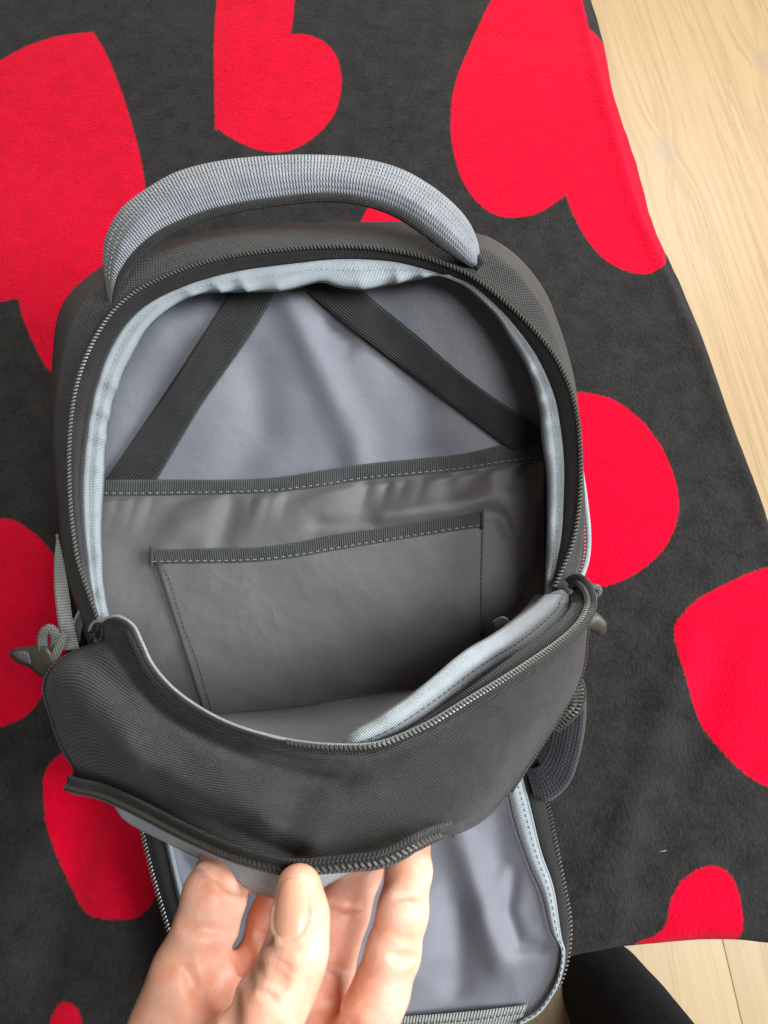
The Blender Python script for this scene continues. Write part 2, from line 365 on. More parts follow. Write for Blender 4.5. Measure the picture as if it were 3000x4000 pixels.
# ------------------------------------------------------------------ blanket
def cl_poly(l, n=120): return cat(disp(l), n, True)
hearts = [
 [(200, 65), (200, 65), (228, 112), (258, 185), (283, 265), (302, 340), (314, 420), (318, 520), (300, 640), (250, 760), (180, 815), (110, 803), (70, 740), (45, 680), (35, 636), (35, 636), (0, 645), (-80, 640), (-160, 560), (-190, 430), (-150, 270), (-70, 165), (0, 128), (60, 95), (130, 73), (200, 65)],
 [(463, 268), (463, 268), (500, 295), (550, 318), (600, 325), (645, 313), (692, 278), (725, 230), (737, 172), (730, 122), (710, 90), (680, 73), (650, 68), (627, 70), (627, 70), (634, 20), (630, -60), (560, -120), (490, -80), (468, 0), (462, 130)],
 [(1062, -10), (1020, 80), (985, 170), (974, 250), (980, 320), (1000, 385), (1035, 435), (1075, 460), (1120, 463), (1172, 449), (1225, 411), (1225, 411), (1240, 450), (1270, 505), (1310, 550), (1360, 577), (1400, 583), (1432, 571), (1465, 535), (1500, 440), (1470, 300), (1420, 170), (1360, 60), (1318, 38), (1290, 44), (1276, 55), (1262, 0), (1230, -120), (1140, -140)],
 [(1150, 900), (1200, 855), (1245, 842), (1290, 846), (1340, 865), (1390, 905), (1430, 960), (1456, 1020), (1468, 1080), (1462, 1130), (1440, 1178), (1400, 1220), (1350, 1250), (1310, 1263), (1283, 1268), (1283, 1268), (1286, 1310), (1276, 1360), (1200, 1420), (1100, 1300), (1100, 1000)],
 [(1459, 1346), (1459, 1346), (1500, 1300), (1550, 1270), (1600, 1246), (1660, 1224), (1740, 1215), (1820, 1300), (1830, 1500), (1760, 1680), (1700, 1710), (1655, 1697), (1610, 1670), (1560, 1620), (1520, 1560), (1490, 1490), (1470, 1430), (1460, 1385)],
 [(1380, 2060), (1420, 2020), (1443, 1990), (1450, 1950), (1470, 1910), (1500, 1885), (1535, 1871), (1568, 1880), (1590, 1910), (1602, 1960), (1604, 2030), (1590, 2100), (1480, 2130)],
 [(-120, 1180), (-60, 1128), (0, 1115), (45, 1131), (90, 1168), (122, 1212), (140, 1262), (152, 1330), (150, 1400), (110, 1470), (95, 1503), (68, 1540), (32, 1562), (0, 1573), (-90, 1570), (-140, 1400)],
 [(165, 1618), (165, 1618), (128, 1634), (104, 1663), (98, 1700), (100, 1780), (110, 1850), (130, 1920), (158, 1970), (190, 1988), (240, 1992), (290, 1985), (320, 1960), (337, 1915), (350, 1840), (320, 1720), (250, 1640)],
 [(60, 2250), (75, 2212), (90, 2194), (112, 2190), (130, 2199), (142, 2225), (140, 2290), (90, 2300)],
 [(775, 510), (778, 480), (797, 440), (815, 405), (815, 405), (850, 425), (890, 465), (920, 520), (850, 560)],
]
hp = []
for h in hearts:
    q = cl_poly(h); hp.append(np.array([on_plane(a, b)[:2] for a, b in q]))
right_px = [(2300, -120), (2345, 60), (2395, 280), (2478, 560), (2550, 790), (2630, 985), (2752, 1305), (2895, 1720), (3000, 2010), (3080, 2300)]
rw = np.array([on_plane(a, b)[:2] for a, b in cat(right_px, 60)])
o_ = np.argsort(rw[:, 1]); rw = rw[o_]
def x_edge(y): 
    sl = (rw[-1, 0]-rw[0, 0])/(rw[-1, 1]-rw[0, 1])
    return np.where(y > rw[-1, 1], rw[-1, 0]+(y-rw[-1, 1])*sl, np.where(y < rw[0, 1], rw[0, 0]+(y-rw[0, 1])*sl, np.interp(y, rw[:, 1], rw[:, 0])))
front_px = [(1900, 3900), (2050, 3820), (2190, 3752), (2280, 3722), (2425, 3700), (2530, 3688), (2712, 3671), (2900, 3670), (3000, 3680), (3200, 3700)]
fwld = np.array([on_plane(a, b)[:2] for a, b in cat(front_px, 60)]); fwld = fwld[np.argsort(fwld[:, 0])]
def y_front(x): return np.where(x < fwld[0, 0], fwld[0, 1] - 0.9*(fwld[0, 0]-x) , np.interp(x, fwld[:, 0], fwld[:, 1]))
def y_front(x):
    return np.where(x < fwld[0, 0], fwld[0, 1] - 0.22*np.tanh((fwld[0, 0]-x)/0.22), np.interp(x, fwld[:, 0], fwld[:, 1]))
step = 0.0045
X, Y = np.meshgrid(np.arange(-0.62, 0.66, step), np.arange(-0.62, 1.12, step))
sd = np.full(X.shape, -1.0)
for q in hp:
    a = q; b = np.roll(q, -1, 0); best = np.full(X.shape, 1e9); ins = np.zeros(X.shape, bool)
    x0, y0 = q.min(0)-0.03; x1, y1 = q.max(0)+0.03
    m = (X > x0) & (X < x1) & (Y > y0) & (Y < y1); xx, yy = X[m], Y[m]; bb = np.full(xx.shape, 1e9); ii = np.zeros(xx.shape, bool)
    for s, e in zip(a, b):
        d_ = e-s; t = np.clip(((xx-s[0])*d_[0]+(yy-s[1])*d_[1])/max(d_@d_, 1e-12), 0, 1)
        bb = np.minimum(bb, np.hypot(xx-s[0]-t*d_[0], yy-s[1]-t*d_[1]))
        if s[1] != e[1]: ii ^= ((s[1] > yy) != (e[1] > yy)) & (xx < (e[0]-s[0])*(yy-s[1])/(e[1]-s[1])+s[0])
    sd[m] = np.maximum(sd[m], np.where(ii, bb, -bb))
L1 = 0.034*sstep(0.25, 0.55, Y)+0.004; C50 = math.cos(math.radians(48)); S50 = math.sin(math.radians(48))
er = X - (x_edge(Y)*(1+(L1*S50+0.006)/H)-L1*C50-0.004); ef = (y_front(X)+0.010) - Y
# soft folds of the cloth, stronger towards the front left
amp = 0.0035 + 0.012*sstep(0.1, -0.25, Y)*sstep(0.1, -0.25, X) + 0.003*sstep(0.25, -0.1, Y)
Z = amp*fnoise(X*1.0, Y*1.0, 13, 3, 2)
Z += 0.006*np.exp(-((X+0.27-0.3*(Y+0.05))/0.018)**2)*sstep(0.05, -0.06, Y) - 0.007*np.exp(-((X+0.23-0.25*(Y+0.05))/0.02)**2)*sstep(0.05, -0.06, Y)
Z += 0.007*np.exp(-((X-0.22-0.5*(Y-0.05))/0.016)**2)*sstep(0.17, 0.05, Y) - 0.004*np.exp(-((X-0.255-0.5*(Y-0.05))/0.015)**2)*sstep(0.17, 0.05, Y)
Z -= 0.022*sstep(0.05, 0.3, -X)*sstep(0.02, -0.2, Y)
Z += 0.0030*np.exp(-((er+0.004)/0.006)**2)
Z = np.minimum(Z, 0.008) - 0.004
def drape(e, r=0.016):                   # distance past the edge -> (outward shift to take off, drop)
    ang = np.clip(e/r, 0, math.pi/2*0.93); low = np.maximum(e - r*math.pi/2*0.93, 0)
    return np.where(e > 0, r*np.sin(ang) + low*math.cos(math.pi/2*0.93), e), np.where(e > 0, r*(1-np.cos(ang)) + low*math.sin(math.pi/2*0.93), 0.0)
orr = np.where(er > 0, np.minimum(er, L1)*C50 + np.maximum(er-L1, 0)*0.1, er); dr = np.where(er > 0, np.minimum(er, L1)*S50 + np.maximum(er-L1, 0), 0.0); of, df = drape(ef, 0.012)
dmax = np.maximum(dr, df)
Xn = X + np.where(er > 0, orr-er, 0); Yn = Y - np.where(ef > 0, of-ef, 0)
Xn += np.where(dr > 0.02, (dr-0.02)*0.16*np.sin(Y*31), 0); Yn -= np.where(df > 0.02, (df-0.02)*0.1*np.sin(X*34), 0)
Zn = Z*np.exp(-dmax*25) - np.hypot(dr, df)
keep = (er < 0.28) & (ef < 0.22)
nv_, nu_ = X.shape; I = np.arange(nv_*nu_).reshape(nv_, nu_)
fq = np.stack([I[:-1, :-1], I[:-1, 1:], I[1:, 1:], I[1:, :-1]], -1).reshape(-1, 4)
kf = (keep[:-1, :-1] & keep[:-1, 1:] & keep[1:, 1:] & keep[1:, :-1]).ravel(); fq = fq[kf]
used = np.unique(fq); remap = -np.ones(nv_*nu_, int); remap[used] = np.arange(len(used)); fq = remap[fq]
vv = np.stack([Xn, Yn, Zn], -1).reshape(-1, 3)[used]; hv = sd.ravel()[used]
bl = mesh('blanket', vv, fq, M['fleece'])
at_ = bl.data.attributes.new('heart', 'FLOAT', 'POINT'); at_.data.foreach_set('value', hv.astype(np.float32))
so = bl.modifiers.new('cloth_thickness', 'SOLIDIFY'); so.thickness = 0.003; so.offset = -1
bl['label'] = 'charcoal fleece blanket printed with large red hearts, spread under the backpack'; bl['category'] = 'blanket'

# ------------------------------------------------------------------ backpack
bag = thing('backpack', 'open black backpack with grey lining and grey top handle, lying on heart blanket', 'backpack')
def d_rim(y): return 0.455 + 0.042*(2400-y)/1435
teeth_px = [(p[0], p[1], d_rim(p[1])) for p in disp([(212, 1335), (188, 1270), (166, 1200), (153, 1100), (149, 1000), (152, 920), (161, 850), (178, 790), (205, 730), (242, 675), (290, 632), (350, 600), (420, 573), (500, 553), (600, 540), (700, 533), (800, 535), (890, 549), (960, 570), (1020, 597), (1080, 642), (1140, 697), (1190, 757), (1225, 822), (1245, 890), (1253, 960), (1254, 1040), (1249, 1110), (1236, 1175), (1212, 1235), (1198, 1265)])]
sil_px = [(p[0], p[1], d_rim(p[1])+p[2]) for p in disp([(196, 1400, .05), (160, 1300, .05), (130, 1180, .048), (114, 1040, .045), (104, 920, .042), (107, 790, .042), (118, 700, .042), (142, 645, .042), (185, 602, .04), (235, 568, .038), (310, 536, .034), (400, 510, .032), (500, 493, .030), (620, 482, .030), (760, 478, .030), (880, 483, .030), (960, 497, .032), (1045, 512, .034), (1105, 547, .036), (1148, 588, .038), (1183, 636, .04), (1206, 690, .042), (1223, 745, .042), (1236, 805, .042), (1247, 880, .044), (1254, 950, .045), (1259, 1030, .046), (1263, 1100, .048), (1260, 1170, .05), (1248, 1260, .05), (1240, 1310, .05)])]
NR = 150
T = cat(teeth_px, NR); SL = cat(sil_px, NR)
cen = np.array([1270, 1900])
def toward(c, f, dd): o = c.copy(); o[:, :2] = cen + (c[:, :2]-cen)*f; o[:, 2] = c[:, 2]+dd; return o
M1 = 0.45*T + 0.55*SL; M1[:, 2] = T[:, 2] + 0.012; M1[:, :2] += (SL[:, :2]-T[:, :2])*0.12
seam = toward(SL, 0.985, 0.012); lower = toward(SL, 1.0, 0.030)
# shell: rim -> shoulder -> silhouette -> rear compartment -> blanket
def shell_rows():
    g = np.stack([toward(T, 1.004, 0.001), M1, SL]); rows = []
    for i in range(len(g)-1):
        for t in np.linspace(0, 1, 9)[:-1]: rows.append(g[i]*(1-t) + g[i+1]*t)
    rows.append(g[-1]); top = P(np.stack(rows))
    base = P(SL); rear = []
    for t in np.linspace(0, 1, 14)[1:]:
        q = base.copy(); z0 = base[:, 2]; q[:, 2] = z0*(1-t) + 0.004*t
        bul = math.sin(min(1, t*1.15)*math.pi)*0.008 - 0.03*t**3 - 0.006*math.exp(-((t-0.16)/0.06)**2)
        c2 = np.array([-0.04, 0.2]); r = q[:, :2]-c2; q[:, :2] += r/np.linalg.norm(r, axis=1, keepdims=True)*bul; rear.append(q)
    return np.concatenate([top, np.stack(rear)])
G = shell_rows()
uu, vv2 = np.meshgrid(np.linspace(0, 1, NR), np.linspace(0, 1, G.shape[0]))
rel = 0.0016*fnoise(uu*24, vv2*5, 1.3, 11, 2)*sstep(0.0, 0.25, vv2)
shell = grid('shell', G, M['shell'], bag, 0.0016, relief=rel)
# sewn piping where front and rear compartments meet, seen on the right shoulder
pip = P(toward(SL, 0.982, -0.006))[100:128]
tube('piping', pip, 0.0016, M['shell'], shell, 8)
# zipper of the main opening
ztape = group_obj('main_zipper', bag)
b_out = [(p[0], p[1], d_rim(p[1])+0.010) for p in disp([(212, 1345), (196, 1260), (183, 1150), (179, 1050), (184, 980), (195, 900), (214, 820), (244, 745), (282, 690), (332, 650), (420, 611), (520, 585), (640, 569), (740, 560), (850, 566), (940, 589), (1010, 611), (1060, 650), (1110, 702), (1160, 772), (1195, 850), (1210, 920), (1218, 1000), (1217, 1080), (1212, 1160), (1196, 1250), (1190, 1290)])]
BO = cat(b_out, NR)
g = np.stack([T*(1-t)+BO*t for t in np.linspace(0, 1, 6)]); g[..., 2] -= 0.0015*np.sin(np.linspace(0, math.pi, 6))[:, None]
g = P(g)
grid('tape', g, M['tape'], ztape, 0.0008)
outer_t = P(np.stack([toward(T, 1.0+0.009*t, 0.004*t-0.0006) for t in np.linspace(0, 1, 4)]))
tube('coil_cord', P(toward(T, 1.003, -0.0006)), 0.0011, M['tape'], ztape, 8)
teeth('zipper_teeth', P(toward(T, 1.0, -0.0012)), M['coil'], ztape, 0.0026, 0.0026, 0.0016)
# seam binding round the mouth, wavy
b_in = [(p[0], p[1], d_rim(p[1])+0.013) for p in disp([(238, 1335), (226, 1275), (222, 1215), (220, 1150), (224, 1060), (230, 960), (240, 890), (262, 820), (287, 768), (318, 712), (370, 666), (430, 637), (510, 632), (560, 631), (620, 628), (690, 611), (735, 622), (790, 626), (850, 615), (950, 597), (985, 607), (1020, 632), (1070, 682), (1100, 730), (1140, 800), (1164, 880), (1170, 950), (1180, 1020), (1182, 1100), (1180, 1180), (1177, 1260), (1176, 1290)])]
BI = cat(b_in, NR*2); BO2 = cat(b_out, NR*2)
nb = 9; tt = np.linspace(0, 1, nb)
g = np.stack([toward(BO2, 1.003, 0)*(1-t)+BI*t for t in tt]); s_ = np.linspace(0, 1, NR*2)
wav = 0.0046*(1-2*np.abs(np.sin(s_*72+1.6*np.sin(s_*31)))**0.8) * (0.35+0.65*np.sin(s_*17+1)**2)
BI = toward(BI, 1.0, 0); rad_ = BI[:, :2]-cen; BI[:, :2] += rad_/np.linalg.norm(rad_, axis=1, keepdims=True)*(10*np.sin(s_*150+2*np.sin(s_*23))*(0.3+0.7*np.sin(s_*13)**2))[:, None]
g[..., 2] -= (0.003*np.sin(tt*math.pi*0.9)[:, None] + wav[None]*(tt**1.2)[:, None]) - 0.004*(np.maximum(tt-0.75, 0)/0.25)[:, None]**2
g[..., 2] += 0.0022*np.exp(-((tt-0.36)/0.10)**2)[:, None]
gb = P(g); bind = grid('seam_binding', gb, M['binding'], bag, 0.0012)
stitches('stitching', gb[3]+ (CAM-gb[3])*0.001, M['thread'], bind, 0.0038, 0.0026, 0.00028, 0.0002)

# ------- interior lining
def d_back(x, y):
    base = np.interp(y, [900, 1100, 1500, 1900, 2400, 2750, 3000], [.528, .540, .556, .566, .560, .548, .54])
    base = base - 0.016*np.clip(((x-1260)/950), -1.2, 1.2)**2
    f = ridge(x, y, [(1130, 1180), (1230, 1400), (1390, 1720), (1420, 1900)], 62, -0.0060) + ridge(x, y, [(1000, 1400), (1020, 1700), (900, 1900)], 85, 0.0045) \
        + ridge(x, y, [(1500, 1250), (1640, 1550), (1650, 1800)], 80, 0.0045) + ridge(x, y, [(1290, 1290), (1360, 1340)], 36, 0.0045) + ridge(x, y, [(1700, 1750), (1500, 1800)], 60, 0.002) \
        + ridge(x, y, [(800, 1350), (700, 1550)], 60, -0.0045)
    return base + f + 0.0012*fnoise(x/1000, y/1000, 9, 5, 2)
nr, na = 40, 200
ring = cat(b_out, na); ring_d = ring.copy()
# close the ring at the bottom of the bag
bot = cat([(1190*S, 1290*S, .5), (2090, 2600, .52), (1850, 2800, .53), (1300, 2900, .53), (760, 2830, .53), (480, 2650, .52), (212*S, 1345*S, .5)], 70)
loop = np.vstack([ring[:, :3], bot[1:-1]]); nl = len(loop)
lc = np.array([1250, 1950]); rows = []
for t in np.linspace(0, 1, nr):
    if t < 0.8:
        q = np.empty((nl, 3)); q[:, :2] = lc + (loop[:, :2]-lc)*max(t/0.8, 0.01)*1.0; q[:, 2] = d_back(q[:, 0], q[:, 1])
    else:
        w = (t-0.8)/0.2; q = np.empty((nl, 3)); out = 1.0 + 0.035*math.sin(w*math.pi)
        q[:, :2] = lc + (loop[:, :2]-lc)*out; q[:, 2] = d_back(loop[:, 0], loop[:, 1])*(1-w) + (loop[:, 2]+0.004)*w
    rows.append(q)
g = P(np.stack(rows))
grid('lining', g, M['lining'], bag, 0, True, flip=None, plan_uv=np.stack([g[..., 0], g[..., 1]*1.05], -1))
def patch(top, bottom, nu, nv, dfun, name, mat, parent, thick=0.0008, extra=None):
    a = cat([p[:2] for p in top], nu); b = cat([p[:2] for p in bottom], nu); t = np.linspace(0, 1, nv)[:, None, None]
    q = a[None]*(1-t)+b[None]*t; d = dfun(q[..., 0], q[..., 1]); 
    if extra is not None: d = d + extra(np.linspace(0, 1, nu)[None, :], np.linspace(0, 1, nv)[:, None])
    q3 = np.concatenate([q, d[..., None]], 2); return grid(name, P(q3), mat, parent, thick), q3
# elastic straps
patch(disp([(506, 615), (450, 703), (368, 830), (225, 1040)]), disp([(604, 612), (545, 718), (432, 880), (330, 1050)]), 40, 8, lambda x, y: d_back(x, y)-0.007, 'elastic_strap', M['elastic'], bag, 0.0012, lambda u, v: -0.0016*np.sin(u*3.1))
patch(disp([(640, 606), (719, 676), (820, 755), (919, 830), (1112, 975)]), disp([(740, 590), (800, 642), (900, 724), (1024, 828), (1185, 936)]), 40, 8, lambda x, y: d_back(x, y)-0.007, 'elastic_strap', M['elastic'], bag, 0.0012, lambda u, v: -0.0016*np.sin(u*3.1))
# laptop sleeve
sl_top = disp([(214, 1036), (300, 1036), (400, 1036), (500, 1036), (600, 1031), (700, 1016), (800, 1001), (900, 991), (1000, 980), (1090, 961), (1176, 955)])
sl_tb = disp([(212, 1071), (300, 1071), (400, 1069), (500, 1067), (600, 1063), (700, 1051), (800, 1036), (900, 1027), (1000, 1017), (1090, 1003), (1176, 993)])
sl_bot = disp([(214, 1320), (260, 1440), (330, 1520), (420, 1580), (540, 1620), (660, 1630), (780, 1620), (900, 1590), (1020, 1540), (1110, 1440), (1176, 1290)])
def d_sleeve(x, y):
    b = d_back(x, y)*0 + np.interp(y, [1700, 1900, 2100, 2400, 2700, 2950], [.556, .553, .546, .545, .545, .542]) - 0.012*np.clip(((x-1260)/950), -1.2, 1.2)**2
    f = 0
    # puckers hanging from the edge tape
    yt = np.interp(x, [384, 900, 1085, 1270, 1450, 1630, 1810, 1970, 2126], [1938, 1930, 1922, 1900, 1873, 1857, 1840, 1814, 1796])
    dy = np.maximum(y-yt, 0); xs = x + 0.28*dy
    w1 = (1-2*np.abs(np.sin(xs/34.0+1.6*np.sin(xs/83.0)))**0.7) * (0.35+0.65*np.sin(xs/137.0+0.6)**2); w2 = np.sin(xs/47.0+1.5*np.sin(xs/160.0)+1.0)
    right = 0.4+0.6*sstep(1150, 1500, x)
    f = f + right*(0.0030*w1*np.exp(-(dy/70.0)**1.3) + 0.0050*w2*np.exp(-(dy/110.0)**1.6))*sstep(0, 25, dy)
    f = f + ridge(x, y, [(1500, 2010), (1750, 1985), (1960, 1930)], 45, -0.004) + ridge(x, y, [(1250, 2060), (1600, 2060), (1900, 2000)], 40, 0.003)
    f = f + ridge(x, y, [(1960, 2020), (2020, 2150), (2050, 2330)], 30, 0.004) + ridge(x, y, [(2090, 2000), (2080, 2200)], 25, -0.003)
    f = f + ridge(x, y, [(700, 2050), (640, 2150)], 60, -0.003) + ridge(x, y, [(900, 2000), (860, 2120)], 50, 0.0025)
    f = f + 0.0026*fnoise(x/1000, y/1000, 7, 21, 3)
    return b + f
sleeve, _ = patch(sl_top, sl_bot, 150, 90, d_sleeve, 'laptop_sleeve', M['sleeve'], bag, 0.001)
et, q3 = patch(sl_top, sl_tb, 120, 7, lambda x, y: d_sleeve(x, y)-0.0015, 'edge_tape', M['edge'], sleeve, 0.0022, lambda u, v: -0.0012*np.sin(v*3.14)+0*u)
st = P(q3[5]); stitches('stitching', st + (CAM-st)*0.0022, M['thread'], sleeve, 0.0052, 0.0036, 0.0003, 0.0002)
# tablet pocket on the sleeve
pk_top = disp([(327, 1187), (400, 1186), (480, 1184), (560, 1182), (640, 1172), (720, 1156), (850, 1138), (950, 1120), (1047, 1105)])
pk_tb = disp([(333, 1218), (400, 1217), (480, 1216), (560, 1213), (640, 1204), (720, 1190), (850, 1168), (950, 1152), (1046, 1138)])
pk_bot = disp([(460, 1600), (520, 1625), (600, 1640), (680, 1645), (760, 1640), (840, 1625), (920, 1600), (980, 1560), (1041, 1480)])
def d_pock(x, y): return d_sleeve(x, y)*0.45 + 0.55*(np.interp(y, [2000, 2200, 2500, 2950], [.5455, .5425, .5425, .541]) - 0.008*np.clip(((x-1260)/700), -1.2, 1.2)**2) - 0.002
pock, _ = patch(pk_top, pk_bot, 90, 60, d_pock, 'tablet_pocket', M['sleeve'], bag, 0.001)
et, q3 = patch(pk_top, pk_tb, 100, 7, lambda x, y: d_pock(x, y)-0.0015, 'edge_tape', M['edge'], pock, 0.0022, lambda u, v: -0.0012*np.sin(v*3.14)+0*u)
st = P(q3[5]); stitches('stitching', st + (CAM-st)*0.0022, M['thread'], pock, 0.0052, 0.0036, 0.0003, 0.0002)
for ln in (disp([(350, 1222), (368, 1260), (395, 1350), (425, 1430), (455, 1530)]), disp([(1042, 1142), (1040, 1250), (1039, 1380)])):
    q = cat(ln, 40); d = np.minimum(d_pock(q[:, 0], q[:, 1]), d_sleeve(q[:, 0], q[:, 1])) - 0.0012
    stitches('side_seam', P(np.column_stack([q, d])), M['darkthread'], pock, 0.0036, 0.0030, 0.0004, 0.0003)
for px, py in ((1886, 2005), (592, 2152)):
    q = np.column_stack([np.full(8, px), np.linspace(py-20, py+62, 8), np.full(8, 0)]); q[:, 2] = d_pock(q[:, 0], q[:, 1])-0.0042
    tube('bar_tack', P(q), 0.0011, M['edge'], pock, 6)

# ------------------------------------------------------------------ front panel held by the hand
U_px = [(402, 2436, .440), (430, 2420, .434), (468, 2420, .428), (515, 2452, .42), (546, 2515, .410), (590, 2605, .400), (670, 2697, .385), (780, 2777, .370), (905, 2840, .356), (1050, 2885, .345), (1195, 2912, .337), (1340, 2922, .333), (1450, 2917, .332), (1540, 2893, .334), (1680, 2830, .341), (1845, 2730, .354), (2010, 2630, .371), (2170, 2522, .392), (2258, 2444, .408), (2296, 2375, .420), (2298, 2335, .428)]
L_px = [(262, 3085, .372), (300, 3098, .366), (370, 3112, .357), (440, 3143, .345), (542, 3205, .328), (720, 3297, .298), (905, 3378, .274), (1085, 3427, .262), (1195, 3432, .260), (1355, 3410, .260), (1500, 3380, .262), (1630, 3318, .269), (1700, 3285, .278), (1780, 3262, .290), (1860, 3225, .308), (1930, 3170, .326), (1990, 3100, .345)]
LB_px = [(402, 2436, .440), (392, 2505, .443), (280, 2552, .436), (200, 2610, .426), (171, 2690, .415), (200, 2800, .402), (236, 2905, .390), (298, 3018, .378), (270, 3050, .374), (262, 3085, .372)]
RB_px = [(2298, 2335, .428), (2293, 2480, .422), (2270, 2640, .412), (2190, 2790, .398), (2095, 2940, .378), (1990, 3100, .352)]
L_px = [(a, b-18*float(sstep(400, 520, np.array(a))*sstep(1500, 1250, np.array(a))), d) for a, b, d in L_px]
nu, nv = 170, 110
Uc, Lc, Lb, Rb = cat(U_px, nu), cat(L_px, nu), cat(LB_px, nv), cat(RB_px, nv)
g = coons(Uc, Lc, Lb, Rb)
x, y = g[..., 0], g[..., 1]; s = np.linspace(0, 1, nu)[None]; t = np.linspace(0, 1, nv)[:, None]
bul = np.sin(math.pi*t)*np.sin(math.pi*s)
lip = [(470, 2540), (560, 2680), (640, 2775), (800, 2890), (1000, 2980), (1180, 3030), (1330, 3052), (1480, 3040)]
g[..., 2] += -0.014*bul + ridge(x, y, lip, 30, 0.0055)*sstep(0, .04, t)*sstep(1520, 1250, x) + ridge(x, y, [(560, 2560), (640, 2680), (800, 2800), (1000, 2890), (1250, 2960), (1500, 2965)], 40, -0.004)*sstep(0, .08, t)*sstep(1560, 1300, x) \
    + ridge(x, y, [(330, 3040), (600, 3080), (900, 3230), (1150, 3340)], 50, 0.006) + ridge(x, y, [(480, 2950), (700, 3050), (1050, 3200)], 70, -0.004) \
    + ridge(x, y, [(640, 2820), (750, 3020), (950, 3200)], 60, 0.002) + ridge(x, y, [(1150, 3130), (1400, 3160), (1750, 3080)], 90, 0.003) + ridge(x, y, [(1480, 3040), (1620, 2950), (1800, 2880)], 100, -0.003) \
    + ridge(x, y, [(1250, 3260), (1600, 3230), (1850, 3130)], 80, -0.0025) + ridge(x, y, [(230, 2620), (420, 2760), (520, 2960)], 70, -0.005) + ridge(x, y, [(330, 2560), (480, 2700)], 45, 0.003) \
    + ridge(x, y, [(1900, 2800), (1850, 3000)], 80, 0.002) + 0.0025*fnoise(x/1000, y/1000, 8, 31, 2)*bul
g[..., 2] += 0.010*(sstep(0.93, 1.0, s)) * sstep(0, .2, t) + 0.008*sstep(0.06, 0.0, s)*sstep(0.1, 0.3, t)
panel = grid('front_panel', P(g), M['panel'], bag, 0.0018)
# sides of the front compartment: from the panel's ends back to the bag body
def wrap(edge, back, name):
    a = cat(edge, 50); b = cat(back, 50); rows = []
    for w in np.linspace(0, 1, 14):
        q = a*(1-w)+b*w; q[:, 0] += (-1 if edge[0][0] < 1000 else 1)*0*w; rows.append(q)
    return grid(name, P(np.stack(rows)), M['shell'], bag, 0.0012)
Lb2 = g[:, 0]; Rb2 = g[:, -1]
wrap([tuple(q) for q in Lb2[::6]], [(400, 2490, .50), (360, 2560, .525), (330, 2680, .54), (330, 2800, .54), (380, 2920, .53), (430, 3000, .52), (480, 3050, .51)], 'side_gusset')
wrap([tuple(q) for q in Rb2[::6]], [(2240, 2330, .50), (2245, 2480, .52), (2210, 2640, .53), (2150, 2760, .53), (2080, 2900, .52), (2000, 2960, .51)], 'side_gusset')
# its zipper edge: tape + teeth following the top edge, curling round at both corners
zp = group_obj('flap_zipper', bag)
Ez = [(352, 2468, .462), (368, 2440, .452)] + U_px[:]
Ez = [(355, 2470, .462), (372, 2438, .452)] + U_px + [(2282, 2296, .438), (2255, 2272, .446), (2225, 2290, .455)]
E = cat(Ez, 260)
def off(c, px, dd):                              # shift a curve sideways in the picture plane direction (to its left when walking)
    t_ = np.gradient(c[:, :2], axis=0); t_ /= np.linalg.norm(t_, axis=1, keepdims=True); n_ = np.stack([t_[:, 1], -t_[:, 0]], 1)
    o = c.copy(); o[:, :2] += n_*(px if np.ndim(px) == 0 else np.asarray(px)[:, None]); o[:, 2] += dd; return o
sE = np.linspace(0, 1, 260)
# outer tape: lies on the panel just under the edge
g2 = np.stack([off(E, -w*34*sstep(0.0, 0.06, sE), -0.0016-0.0012*math.sin(w*3.1)) for w in np.linspace(0, 1, 7)])
grid('tape', P(g2), M['tape'], zp, 0.0008)
pz = P(off(E, 2, -0.002)); i_ = int(np.argmax(E[:, 0] > 1120)); teeth('zipper_teeth', pz[i_:], M['coil'], zp, 0.0022, 0.0023, 0.0015, tw=0.8, lift=0.0003)
tube('fold_edge', P(off(E, -3, -0.0012))[:i_+4], np.interp(np.arange(i_+4), [0, 8, i_-10, i_+4], [.0008, .0016, .0014, .0006]), M['tape'], zp, 8)
tube('coil_cord', P(off(E, 9, 0.0002)), 0.0011, M['binding'], zp, 6)
# inner tape, wide on the right where the flap turns its inside to us
wr = 8 + 58*sstep(0.52, 0.86, sE) + 0*sE
inner = np.stack([off(E, 4 + w*wr, 0.001 + w*0.006) for w in np.linspace(0, 1, 6)])
grid('inner_tape', P(inner), M['tape'], zp, 0.0006)
# light binding on the inside of the flap
bo = disp([(1240, 1283, .452), (1233, 1300, .448), (1224, 1328, .441), (1150, 1395, .417), (1050, 1458, .393), (950, 1530, .366), (870, 1582, .350), (800, 1613, .342), (735, 1625, .343)])
bi = disp([(1176, 1284, .450), (1160, 1300, .443), (1120, 1330, .430), (1060, 1372, .405), (1000, 1408, .384), (900, 1490, .360), (820, 1545, .346), (760, 1580, .343), (728, 1620, .344)])
B0, B1 = cat(bo, 120), cat(bi, 120); tt = np.linspace(0, 1, 10)
g3 = np.stack([B0*(1-w)+B1*w for w in tt]); g3[..., 2] -= 0.006*np.sin(tt*math.pi)[:, None] - 0.003*np.exp(-((tt-0.32)/0.07)**2)[:, None]
g3[..., 2] += 0.0012*np.sin(np.linspace(0, 40, 120))[None]*tt[:, None]
gb = P(g3); fb = grid('flap_binding', gb, M['binding'], bag, 0.0012)
stitches('stitching', gb[3] + (CAM-gb[3])*0.001, M['darkthread'], fb, 0.004, 0.0026, 0.0003, 0.0002)
